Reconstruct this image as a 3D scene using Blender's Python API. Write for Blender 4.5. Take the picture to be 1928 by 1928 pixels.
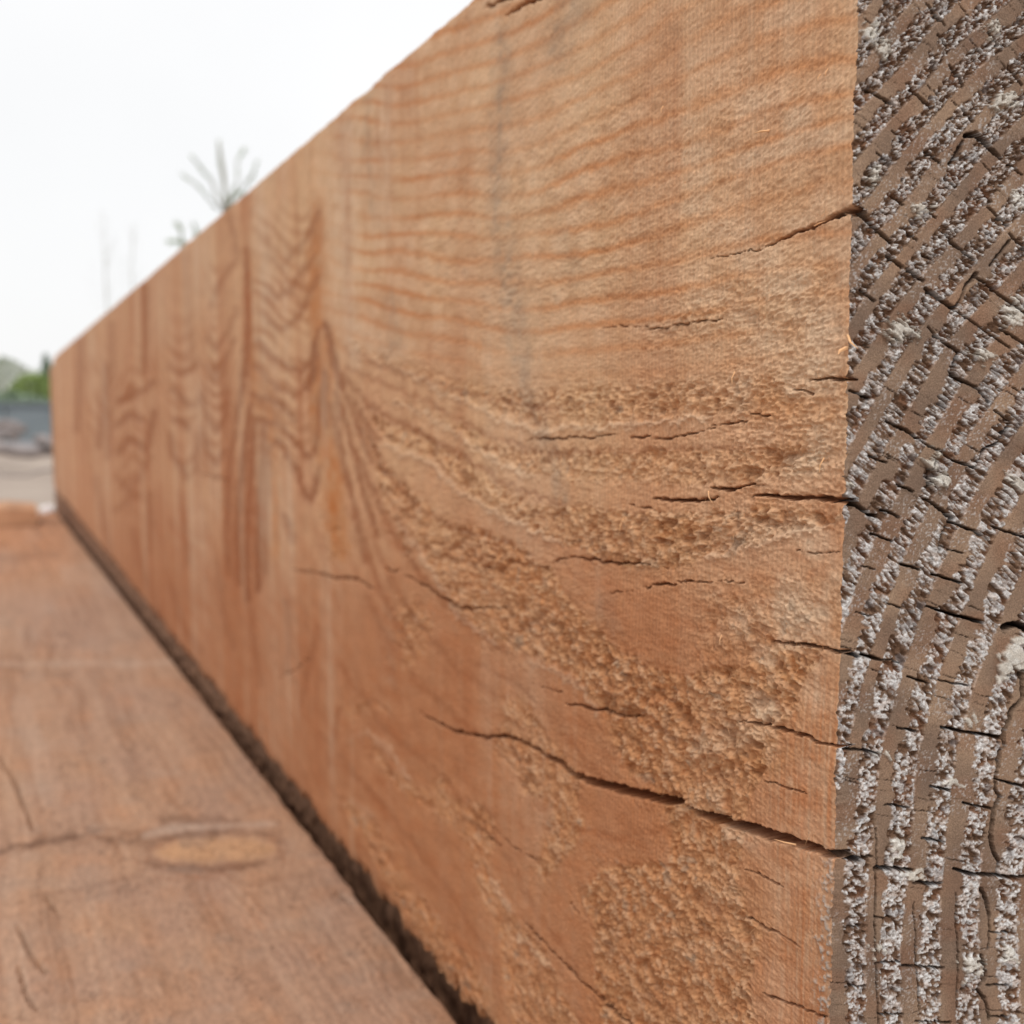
import bpy, math, random
import numpy as np
from mathutils import Matrix, Vector

for o in list(bpy.data.objects):
    bpy.data.objects.remove(o)
SC = bpy.context.scene
COL = SC.collection
R = math.radians

# ------------------------------------------------------------------ camera
F = 2100.0                      # focal length in pixels of the 1928 px frame
PP = 964.0
VP = (-15.0, 772.0)             # where the long edges of the beam converge
dY = np.array([VP[0] - PP, VP[1] - PP, F]); dY /= np.linalg.norm(dY)
pit = math.atan((PP - VP[1]) / F)
dZ = np.array([0.0, -math.cos(pit), -math.sin(pit)])
dX = np.cross(dY, dZ)
W2C = np.stack([dX, dY, dZ], 1)          # world -> (right, down, forward)

def ray(u, v):
    c = np.array([(u - PP) / F, (v - PP) / F, 1.0])
    return W2C.T @ c

def proj(x, y, z):
    c0 = x * W2C[0, 0] + y * W2C[0, 1] + z * W2C[0, 2]
    c1 = x * W2C[1, 0] + y * W2C[1, 1] + z * W2C[1, 2]
    c2 = x * W2C[2, 0] + y * W2C[2, 1] + z * W2C[2, 2]
    return PP + F * c0 / c2, PP + F * c1 / c2

CAM_H = 0.80                    # camera above the yard ground; world origin at the camera
cam_d = bpy.data.cameras.new('camera')
cam = bpy.data.objects.new('camera', cam_d); COL.objects.link(cam)
SC.camera = cam
m = np.eye(4)
m[:3, 0] = W2C.T @ np.array([1, 0, 0]); m[:3, 1] = W2C.T @ np.array([0, -1, 0]); m[:3, 2] = W2C.T @ np.array([0, 0, -1])
m[2, 3] = CAM_H
cam.matrix_world = Matrix(m.tolist())
cam_d.sensor_width = 36.0
cam_d.lens = 36.0 * F / 1928.0
cam_d.clip_start = 0.005
cam_d.clip_end = 2000
cam_d.dof.use_dof = True
cam_d.dof.aperture_fstop = 30.0

# ------------------------------------------------------------------ world, sun, exposure
wd = bpy.data.worlds.new('World'); SC.world = wd; wd.use_nodes = True
nt = wd.node_tree
for n in list(nt.nodes): nt.nodes.remove(n)
SUN_EL, SUN_AZ = R(58), R(203)          # azimuth clockwise from +Y (the way the beam points)
sky = nt.nodes.new('ShaderNodeTexSky'); sky.sky_type = 'NISHITA'; sky.sun_disc = False
sky.sun_elevation = SUN_EL; sky.sun_rotation = SUN_AZ; sky.air_density = 1.0; sky.dust_density = 4.0
mx = nt.nodes.new('ShaderNodeMixRGB'); mx.inputs['Fac'].default_value = 0.90
wn = nt.nodes.new('ShaderNodeTexNoise'); wn.inputs['Scale'].default_value = 2.2; wn.inputs['Detail'].default_value = 5      # closed cloud cover, barely modelled
wtc = nt.nodes.new('ShaderNodeTexCoord'); nt.links.new(wtc.outputs['Generated'], wn.inputs['Vector'])
wr = nt.nodes.new('ShaderNodeValToRGB'); wr.color_ramp.elements[0].position = .3; wr.color_ramp.elements[1].position = .7
wr.color_ramp.elements[0].color = (10.5, 10.5, 10.5, 1); wr.color_ramp.elements[1].color = (11.4, 11.35, 11.3, 1)
nt.links.new(wn.outputs['Fac'], wr.inputs[0]); nt.links.new(wr.outputs[0], mx.inputs['Color2'])
bg = nt.nodes.new('ShaderNodeBackground'); bg.inputs['Strength'].default_value = 0.098
wo = nt.nodes.new('ShaderNodeOutputWorld')
nt.links.new(sky.outputs[0], mx.inputs['Color1']); nt.links.new(mx.outputs[0], bg.inputs[0]); nt.links.new(bg.outputs[0], wo.inputs[0])
sun_d = bpy.data.lights.new('sun', 'SUN'); sun_d.energy = 1.5; sun_d.angle = R(14); sun_d.color = (1, 0.96, 0.9)
sun = bpy.data.objects.new('sun', sun_d); COL.objects.link(sun)
sv = Vector((math.sin(SUN_AZ) * math.cos(SUN_EL), math.cos(SUN_AZ) * math.cos(SUN_EL), math.sin(SUN_EL)))
sun.rotation_euler = sv.to_track_quat('Z', 'Y').to_euler()
SC.view_settings.view_transform = 'Standard'; SC.view_settings.look = 'None'
SC.view_settings.gamma = 1.0; SC.view_settings.exposure = 0.0
SC.view_settings.use_curve_mapping = False
SC.render.film_transparent = False
SC.cycles.max_bounces = 6

# ------------------------------------------------------------------ helpers
def lin(r, g, b):
    out = []
    for c in (r, g, b):
        c /= 255.0
        out.append(c / 12.92 if c <= 0.04045 else ((c + 0.055) / 1.055) ** 2.4)
    return np.array(out)

_tabs = {}
def vnoise(x, y, seed=0):
    if seed not in _tabs:
        _tabs[seed] = np.random.RandomState(seed + 11).rand(256, 256).astype(np.float32) * 2 - 1
    T = _tabs[seed]
    xi = np.floor(x); yi = np.floor(y)
    fx = (x - xi).astype(np.float32); fy = (y - yi).astype(np.float32)
    xi = xi.astype(np.int64) & 255; yi = yi.astype(np.int64) & 255
    x1 = (xi + 1) & 255; y1 = (yi + 1) & 255
    fx = fx * fx * fx * (fx * (fx * 6 - 15) + 10); fy = fy * fy * fy * (fy * (fy * 6 - 15) + 10)
    a = T[xi, yi]; b = T[x1, yi]; c = T[xi, y1]; d = T[x1, y1]
    return (a * (1 - fx) + b * fx) * (1 - fy) + (c * (1 - fx) + d * fx) * fy

def sst(a, b, x):
    t = np.clip((x - a) / (b - a), 0, 1)
    return t * t * (3 - 2 * t)

def seg_field(U, V, pts, pad=14):
    """signed distance (image pixels) to a polyline whose points carry a width: (u, v, w)"""
    best = np.full(U.shape, 1e3, np.float32)
    cmin = U.min(1); cmax = U.max(1)
    for (a, b) in zip(pts[:-1], pts[1:]):
        lo = min(a[0], b[0]) - pad; hi = max(a[0], b[0]) + pad
        ix = np.where((cmax >= lo) & (cmin <= hi))[0]
        if len(ix) == 0: continue
        i0, i1 = ix[0], ix[-1] + 1
        u = U[i0:i1]; v = V[i0:i1]
        dx, dy = b[0] - a[0], b[1] - a[1]; L2 = dx * dx + dy * dy + 1e-6
        t = np.clip(((u - a[0]) * dx + (v - a[1]) * dy) / L2, 0, 1)
        w = a[2] + (b[2] - a[2]) * t
        d = np.hypot(u - a[0] - t * dx, v - a[1] - t * dy) - w * 0.5
        best[i0:i1] = np.minimum(best[i0:i1], d)
    return best

def poly_field(U, V, pts, pad=40):
    """signed distance to a closed polygon, negative inside"""
    out = np.full(U.shape, 1e3, np.float32)
    us = [p[0] for p in pts]; lo = min(us) - pad; hi = max(us) + pad
    ix = np.where((U.max(1) >= lo) & (U.min(1) <= hi))[0]
    if len(ix) == 0: return out
    i0, i1 = ix[0], ix[-1] + 1
    u = U[i0:i1]; v = V[i0:i1]
    best = np.full(u.shape, 1e3, np.float32); inside = np.zeros(u.shape, bool)
    n = len(pts)
    for i in range(n):
        ax, ay = pts[i][:2]; bx, by = pts[(i + 1) % n][:2]
        dx, dy = bx - ax, by - ay; L2 = dx * dx + dy * dy + 1e-6
        t = np.clip(((u - ax) * dx + (v - ay) * dy) / L2, 0, 1)
        best = np.minimum(best, np.hypot(u - ax - t * dx, v - ay - t * dy))
        if ay != by:
            c = ((ay > v) != (by > v)) & (u < dx * (v - ay) / dy + ax)
            inside ^= c
    out[i0:i1] = np.where(inside, -best, best)
    return out

def fit_phase(samples, deg=3, c=(1000, 600), s=600.0):
    """polynomial phase field whose gradient follows the sampled ring direction and spacing"""
    A = []; B = []
    pw = [(i, j) for i in range(deg + 1) for j in range(deg + 1 - i) if i + j > 0]
    for (u, v, ang, p) in samples:
        x, y = (u - c[0]) / s, (v - c[1]) / s
        a = R(ang)                       # tangent angle, up to the right positive
        g = (math.sin(a) / p * s, math.cos(a) / p * s)
        A.append([i * x ** max(i - 1, 0) * y ** j if i else 0 for i, j in pw]); B.append(g[0])
        A.append([j * x ** i * y ** max(j - 1, 0) if j else 0 for i, j in pw]); B.append(g[1])
    A = np.array(A, float); B = np.array(B)
    lam = 0.05 * np.diag([(i + j) ** 2 for i, j in pw])
    k = np.linalg.solve(A.T @ A + lam, A.T @ B)
    def phi(U, V):
        x = (U - c[0]) / s; y = (V - c[1]) / s
        return sum(kk * x ** i * y ** j for kk, (i, j) in zip(k, pw))
    return phi

def link(name, me, mat=None, parent=None):
    o = bpy.data.objects.new(name, me); COL.objects.link(o)
    for mm in (mat if isinstance(mat, (list, tuple)) else [mat] if mat else []): me.materials.append(mm)
    if parent: o.parent = parent
    return o

def grid_mesh(name, P, tint=None, rough=None, flip=False, wrap=False):
    """P: (nc, nr, 3) array of points"""
    nc, nr = P.shape[:2]
    me = bpy.data.meshes.new(name)
    idx = np.arange(nc * nr, dtype=np.int32).reshape(nc, nr)
    if wrap: idx = np.concatenate([idx, idx[:, :1]], 1)
    q = np.stack([idx[:-1, :-1], idx[1:, :-1], idx[1:, 1:], idx[:-1, 1:]], -1).reshape(-1, 4)
    if flip: q = q[:, ::-1]
    q = np.ascontiguousarray(q)
    me.vertices.add(nc * nr); me.vertices.foreach_set('co', P.astype(np.float32).ravel())
    me.loops.add(q.size); me.loops.foreach_set('vertex_index', q.ravel())
    me.polygons.add(len(q)); me.polygons.foreach_set('loop_start', np.arange(0, q.size, 4, dtype=np.int32))
    me.polygons.foreach_set('use_smooth', np.ones(len(q), bool))
    me.update(calc_edges=True)
    if tint is not None:
        a = me.color_attributes.new('tint', 'FLOAT_COLOR', 'POINT')
        a.data.foreach_set('color', np.concatenate([tint, np.ones(tint.shape[:2] + (1,))], -1).astype(np.float32).ravel())
    if rough is not None:
        a = me.attributes.new('torn', 'FLOAT', 'POINT'); a.data.foreach_set('value', rough.astype(np.float32).ravel())
    return me

def py_mesh(name, V, Fc, smooth=False):
    me = bpy.data.meshes.new(name); me.from_pydata([tuple(v) for v in V], [], Fc); me.update()
    if smooth: me.polygons.foreach_set('use_smooth', [True] * len(me.polygons))
    return me

def box(V, Fc, x0, x1, y0, y1, z0, z1):
    b = len(V)
    V += [(x0, y0, z0), (x1, y0, z0), (x1, y1, z0), (x0, y1, z0), (x0, y0, z1), (x1, y0, z1), (x1, y1, z1), (x0, y1, z1)]
    Fc += [(b, b + 3, b + 2, b + 1), (b + 4, b + 5, b + 6, b + 7), (b, b + 1, b + 5, b + 4), (b + 1, b + 2, b + 6, b + 5), (b + 2, b + 3, b + 7, b + 6), (b + 3, b, b + 4, b + 7)]

def tube(V, Fc, pts, rad, n=6):
    b = len(V); k = len(pts)
    for i, p in enumerate(pts):
        p = Vector(p); d = (Vector(pts[min(i + 1, k - 1)]) - Vector(pts[max(i - 1, 0)])).normalized()
        a = d.orthogonal().normalized(); c = d.cross(a)
        r = rad[i] if isinstance(rad, (list, tuple)) else rad
        for j in range(n):
            t = 2 * math.pi * j / n
            V.append(tuple(p + (a * math.cos(t) + c * math.sin(t)) * r))
    for i in range(k - 1):
        for j in range(n):
            Fc.append((b + i * n + j, b + i * n + (j + 1) % n, b + (i + 1) * n + (j + 1) % n, b + (i + 1) * n + j))
    Fc.append(tuple(b + j for j in range(n))[::-1]); Fc.append(tuple(b + (k - 1) * n + j for j in range(n)))

def top(o, label, cat, group=None, kind=None):
    if kind: o['kind'] = kind
    if label: o['label'] = label
    if cat: o['category'] = cat
    if group: o['group'] = group
    return o

def empty(name, loc):
    e = bpy.data.objects.new(name, None); COL.objects.link(e); e.location = loc; e.empty_display_size = 0.05
    return e

def nodes(mat):
    mat.use_nodes = True; t = mat.node_tree
    return t, t.nodes['Principled BSDF']

def mat_wood(name, kind):
    """kind 'side' sawn long face, 'end' painted end grain, 'top' lower beam"""
    mt = bpy.data.materials.new(name); t, b = nodes(mt)
    N = t.nodes.new; L = t.links.new
    b.inputs['Roughness'].default_value = 0.82; b.inputs['Specular IOR Level'].default_value = 0.22
    at = N('ShaderNodeAttribute'); at.attribute_name = 'tint'
    tn = N('ShaderNodeAttribute'); tn.attribute_name = 'torn'
    tc = N('ShaderNodeTexCoord')
    mp = N('ShaderNodeMapping'); L(tc.outputs['Object'], mp.inputs[0])
    fine = N('ShaderNodeTexNoise'); fine.inputs['Detail'].default_value = 4; fine.inputs['Roughness'].default_value = 0.65
    L(mp.outputs[0], fine.inputs['Vector'])
    if kind == 'side':
        mp.inputs['Scale'].default_value = (3600, 2600, 2600); fine.inputs['Scale'].default_value = 1.0
    elif kind == 'end':
        mp.inputs['Scale'].default_value = (5200, 5200, 5200); fine.inputs['Scale'].default_value = 1.0
    else:
        mp.inputs['Scale'].default_value = (900, 260, 500); fine.inputs['Scale'].default_value = 1.0
    cr = N('ShaderNodeMapRange'); cr.inputs['From Min'].default_value = 0.25; cr.inputs['From Max'].default_value = 0.75
    cr.inputs['To Min'].default_value = 0.78 if kind != 'end' else 0.62; cr.inputs['To Max'].default_value = 1.2 if kind != 'end' else 1.36
    L(fine.outputs['Fac'], cr.inputs['Value'])
    ml = N('ShaderNodeVectorMath'); ml.operation = 'SCALE'; L(at.outputs['Color'], ml.inputs[0]); L(cr.outputs[0], ml.inputs['Scale'])
    L(ml.outputs[0], b.inputs['Base Color'])
    colsock = ml.outputs[0]
    if kind == 'side':
        w2 = N('ShaderNodeTexWave'); w2.wave_type = 'BANDS'; w2.bands_direction = 'Y'; w2.wave_profile = 'SIN'
        w2.inputs['Scale'].default_value = SAW_SCALE; w2.inputs['Distortion'].default_value = 1.2
        w2.inputs['Detail'].default_value = 2; w2.inputs['Detail Scale'].default_value = 1.2
        L(tc.outputs['Object'], w2.inputs['Vector'])
        wr_ = N('ShaderNodeMapRange'); wr_.inputs['To Min'].default_value = .95; wr_.inputs['To Max'].default_value = 1.05; L(w2.outputs['Fac'], wr_.inputs['Value'])
        mm_ = N('ShaderNodeVectorMath'); mm_.operation = 'SCALE'; L(colsock, mm_.inputs[0]); L(wr_.outputs[0], mm_.inputs['Scale'])
        L(mm_.outputs[0], b.inputs['Base Color'])
    # relief: fibres
    bp = N('ShaderNodeBump'); bp.inputs['Strength'].default_value = 0.8; bp.inputs['Distance'].default_value = {'side': 0.00017, 'end': 0.00016, 'top': 0.00022}[kind]
    L(fine.outputs['Fac'], bp.inputs['Height'])
    last = bp
    if kind == 'side':
        wv = N('ShaderNodeTexWave'); wv.wave_type = 'BANDS'; wv.bands_direction = 'Y'; wv.wave_profile = 'SIN'
        wv.inputs['Scale'].default_value = SAW_SCALE; wv.inputs['Distortion'].default_value = 1.2
        wv.inputs['Detail'].default_value = 2; wv.inputs['Detail Scale'].default_value = 1.2
        L(tc.outputs['Object'], wv.inputs['Vector'])
        om = N('ShaderNodeMath'); om.operation = 'MULTIPLY_ADD'; om.inputs[1].default_value = -0.85; om.inputs[2].default_value = 1.0
        L(tn.outputs['Fac'], om.inputs[0])
        pat = N('ShaderNodeTexNoise'); pat.inputs['Scale'].default_value = 90; L(tc.outputs['Object'], pat.inputs['Vector'])
        pr = N('ShaderNodeMapRange'); pr.inputs['From Min'].default_value = 0.35; pr.inputs['From Max'].default_value = 0.6; L(pat.outputs['Fac'], pr.inputs['Value'])
        m2 = N('ShaderNodeMath'); m2.operation = 'MULTIPLY'; L(om.outputs[0], m2.inputs[0]); L(pr.outputs[0], m2.inputs[1])
        hh = N('ShaderNodeMath'); hh.operation = 'MULTIPLY'; L(wv.outputs['Fac'], hh.inputs[0]); L(m2.outputs[0], hh.inputs[1])
        b2 = N('ShaderNodeBump'); b2.inputs['Strength'].default_value = 0.75; b2.inputs['Distance'].default_value = 0.00008
        L(hh.outputs[0], b2.inputs['Height']); L(bp.outputs[0], b2.inputs['Normal'])
        last = b2
    L(last.outputs[0], b.inputs['Normal'])
    return mt

def mat_plain(name, col, rough=0.85, var=0.25, scale=8.0, bump=0.0, col2=None):
    mt = bpy.data.materials.new(name); t, b = nodes(mt); N = t.nodes.new; L = t.links.new
    b.inputs['Roughness'].default_value = rough; b.inputs['Specular IOR Level'].default_value = 0.25
    tc = N('ShaderNodeTexCoord'); n = N('ShaderNodeTexNoise'); n.inputs['Scale'].default_value = scale; n.inputs['Detail'].default_value = 6
    L(tc.outputs['Object'], n.inputs['Vector'])
    rp = N('ShaderNodeValToRGB'); c2 = col2 if col2 is not None else col
    rp.color_ramp.elements[0].position = 0.3; rp.color_ramp.elements[1].position = 0.7
    rp.color_ramp.elements[0].color = (*[c * (1 - var) for c in col], 1)
    rp.color_ramp.elements[1].color = (*[min(c * (1 + var), 1) for c in c2], 1)
    L(n.outputs['Fac'], rp.inputs[0]); L(rp.outputs[0], b.inputs['Base Color'])
    if bump:
        bp = N('ShaderNodeBump'); bp.inputs['Distance'].default_value = bump; L(n.outputs['Fac'], bp.inputs['Height']); L(bp.outputs[0], b.inputs['Normal'])
    return mt

# ------------------------------------------------------------------ the standing beam: its measures from the traced outline
HB = 0.20
def on_x(u, v, X):
    r = ray(u, v); return r * (X / r[0])
def on_y(u, v, Y):
    r = ray(u, v); return r * (Y / r[1])
def on_z(u, v, Z):
    r = ray(u, v); return r * (Z / r[2])
zt = on_x(600, 247, 1.0)[2]; zb = on_x(899, 1917, 1.0)[2]
D = HB / (zt - zb)
ZT, ZB = zt * D, zb * D
S0 = on_x(1591, 964, D)[1]; S1 = on_x(101, 800, D)[1]
WB = 0.15
print('D', D, 'ZT', ZT, 'ZB', ZB, 'S0', S0, 'S1', S1)
cam_d.dof.focus_distance = float(-(cam.matrix_world.inverted() @ Vector((D, S0 * 1.12, CAM_H))).z)
print('focus', cam_d.dof.focus_distance)

# columns: evenly spaced in image pixels, so the near end is dense and the far end coarse
NC, NR, NO = 720, 1150, 30
ug = np.linspace(1591, 101, NC)
Ssc = np.array([on_x(u, 964, D)[1] for u in ug]); Ssc[0] = S0; Ssc[-1] = S1
def zwin(X, Y, w=0):
    # z range in view at a vertical line (X, Y)
    def zat(v):
        # solve proj v for z
        k = (v - PP) / F
        a1 = X * W2C[1, 0] + Y * W2C[1, 1]; a2 = X * W2C[2, 0] + Y * W2C[2, 1]
        return (k * a2 - a1) / (W2C[1, 2] - k * W2C[2, 2])
    return zat(1990 + 140 * w), zat(-55 - 85 * w)
Zg = np.zeros((NC, NR))
for i, s in enumerate(Ssc):
    lo, hi = zwin(D, s, max(0, 1 - i / 80))
    lo = max(lo, ZB + 0.004); hi = min(hi, ZT - 0.004)
    Zg[i] = np.concatenate([np.linspace(ZB, lo, NO, endpoint=False), np.linspace(lo, hi, NR - 2 * NO), np.linspace(hi, ZT, NO + 1)[1:]])
Sg = np.repeat(Ssc[:, None], NR, 1)
U, V = proj(D, Sg, Zg)                     # flat face points projected to image pixels
sm, zm = Sg * 1000, Zg * 1000              # millimetres
gap = np.gradient(Ssc)[:, None] * 1000     # grid spacing along the beam, mm
lodk = np.abs(gap) * 2.2

def octv(x, y, wl, seed, ax=1.0):
    """one octave of noise with wavelength wl mm (ax stretches it along the fibre); dies out where the grid is too coarse"""
    return vnoise(x / (wl * ax), y / wl, seed) * (1 - sst(1.4, 3.2, lodk / (wl * ax)))

# ---- traced features of the long face, laid out in image pixels ----
WAR_U = U + 5 * vnoise(sm / 3, zm / 3, 1) + 3.5 * vnoise(sm / 1.1, zm / 1.1, 2)
WAR_V = V + 6 * vnoise(sm / 3, zm / 3, 3) + 5 * vnoise(sm / 1.1, zm / 1.1, 4) + 3 * vnoise(sm / .5, zm / .5, 5)

TORN = [  # (strength, soft edge px, polygon)
 (0.75, 14, [(668, 655), (720, 668), (800, 690), (900, 720), (1000, 735), (1150, 725), (1290, 715), (1420, 700), (1500, 690), (1520, 760), (1470, 775), (1340, 786), (1200, 795), (1100, 800), (1010, 806), (960, 795), (900, 765), (850, 748), (800, 720), (740, 690), (690, 675)]),
 (0.85, 7, [(690, 728), (740, 752), (800, 770), (870, 795), (940, 830), (1000, 850), (1150, 845), (1300, 845), (1400, 850), (1500, 830), (1560, 850), (1540, 900), (1420, 905), (1340, 908), (1240, 912), (1100, 906), (1000, 897), (930, 868), (870, 826), (810, 790), (740, 758)]),
 (1.0, 5, [(690, 770), (730, 800), (790, 815), (830, 840), (870, 860), (930, 905), (1000, 945), (1060, 955), (1150, 960), (1280, 965), (1400, 962), (1440, 955), (1500, 955), (1560, 968), (1590, 985), (1500, 1002), (1420, 1026), (1330, 1046), (1270, 1072), (1200, 1076), (1130, 1052), (1060, 1022), (1000, 997), (930, 962), (870, 922), (830, 882), (790, 857), (745, 848), (712, 815)]),
 (1.15, 5, [(680, 800), (715, 850), (750, 900), (790, 935), (830, 975), (880, 985), (930, 1000), (980, 1035), (1040, 1070), (1060, 1110), (1100, 1165), (1150, 1215), (1210, 1250), (1290, 1275), (1400, 1250), (1460, 1215), (1540, 1205), (1545, 1240), (1510, 1290), (1482, 1370), (1448, 1440), (1405, 1520), (1392, 1600), (1400, 1700), (1440, 1760), (1415, 1850), (1420, 1990), (1150, 1990), (1118, 1830), (1118, 1750), (1092, 1690), (1130, 1632), (1260, 1625), (1262, 1540), (1230, 1492), (1170, 1445), (1150, 1400), (1125, 1340), (1100, 1292), (1060, 1262), (1010, 1240), (930, 1210), (880, 1168), (850, 1132), (830, 1092), (800, 1042), (760, 985), (730, 930), (700, 872)]),
 (0.60, 50, [(1330, 1085), (1400, 1110), (1500, 1090), (1588, 1090), (1585, 1225), (1500, 1240), (1400, 1260), (1300, 1250), (1320, 1180)]),
 (0.45, 50, [(1250, 560), (1400, 510), (1590, 470), (1590, 930), (1500, 930), (1440, 900), (1480, 760), (1400, 660), (1200, 660)]),
 (0.17, 60, [(900, 240), (1100, 180), (1350, 120), (1608, 60), (1600, 500), (1400, 560), (1200, 600), (950, 650), (800, 640), (760, 420)]),
 (0.7, 8, [(752, 1130), (800, 1140), (815, 1180), (800, 1230), (772, 1262), (755, 1250), (745, 1180)]),
 (0.8, 5, [(945, 1316), (985, 1312), (1010, 1340), (1030, 1385), (1068, 1425), (1098, 1468), (1085, 1520), (1060, 1560), (1045, 1535), (1000, 1500), (975, 1490), (962, 1445), (930, 1420), (945, 1372)]),
 (0.7, 5, [(700, 1400), (745, 1445), (765, 1475), (800, 1488), (825, 1460), (845, 1470), (852, 1500), (885, 1512), (905, 1510), (932, 1550), (930, 1590), (922, 1650), (945, 1670), (950, 1700), (985, 1750), (1020, 1780), (1050, 1840), (1095, 1928), (1110, 1990), (990, 1990), (950, 1900), (945, 1830), (930, 1740), (900, 1690), (880, 1600), (850, 1560), (810, 1520), (770, 1505), (730, 1470), (700, 1430)]),
 (0.75, 5, [(640, 1505), (665, 1508), (700, 1545), (735, 1590), (765, 1640), (772, 1670), (800, 1700), (850, 1760), (890, 1810), (930, 1880), (945, 1990), (870, 1990), (800, 1790), (740, 1690), (715, 1640), (690, 1590), (660, 1540)]),
 (0.75, 6, [(1055, 1490), (1100, 1540), (1080, 1600), (1045, 1640), (1020, 1670), (1000, 1640), (1020, 1590), (1030, 1540)]),
 (0.5, 12, [(640, 1325), (700, 1310), (740, 1322), (735, 1345), (690, 1345), (650, 1360)]),
 (0.8, 4, [(714, 880), (730, 910), (742, 950), (765, 1000), (778, 1040), (765, 1050), (750, 1010), (728, 960), (716, 930), (708, 900)]),
 (0.5, 5, [(616, 985), (632, 980), (636, 1030), (628, 1070), (618, 1060)]),
]
torn = np.zeros(U.shape, np.float32); edge = np.full(U.shape, 60., np.float32)
for st, soft, pg in TORN:
    d = poly_field(WAR_U, WAR_V, pg)
    torn = np.maximum(torn, st * (.82 * (1 - sst(-soft * 1.6, soft * .7, d)) + .28 * (1 - sst(-10, 60, d))))
LIPS = [  # proud torn lips along the lower side of the bands, rim light painted pale (u, v, width)
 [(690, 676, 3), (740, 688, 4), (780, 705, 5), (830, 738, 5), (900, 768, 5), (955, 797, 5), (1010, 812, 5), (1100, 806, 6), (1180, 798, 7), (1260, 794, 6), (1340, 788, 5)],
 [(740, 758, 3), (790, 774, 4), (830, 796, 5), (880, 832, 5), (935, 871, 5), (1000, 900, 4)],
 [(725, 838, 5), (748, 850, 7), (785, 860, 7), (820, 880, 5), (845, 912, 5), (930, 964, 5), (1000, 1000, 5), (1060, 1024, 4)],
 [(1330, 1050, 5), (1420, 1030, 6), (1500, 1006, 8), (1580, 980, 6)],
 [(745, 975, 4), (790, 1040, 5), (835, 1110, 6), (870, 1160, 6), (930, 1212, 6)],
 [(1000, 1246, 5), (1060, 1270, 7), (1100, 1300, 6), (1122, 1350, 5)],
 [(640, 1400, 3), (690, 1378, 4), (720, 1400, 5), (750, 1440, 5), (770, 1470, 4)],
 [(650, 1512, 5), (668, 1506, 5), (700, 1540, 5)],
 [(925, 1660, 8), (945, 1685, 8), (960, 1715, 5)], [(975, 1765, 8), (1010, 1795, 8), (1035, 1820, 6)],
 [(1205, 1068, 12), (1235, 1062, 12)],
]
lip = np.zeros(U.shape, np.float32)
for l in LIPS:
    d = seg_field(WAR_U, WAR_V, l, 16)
    lip = np.maximum(lip, 1 - sst(-1.0, 5.0, d))

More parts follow.
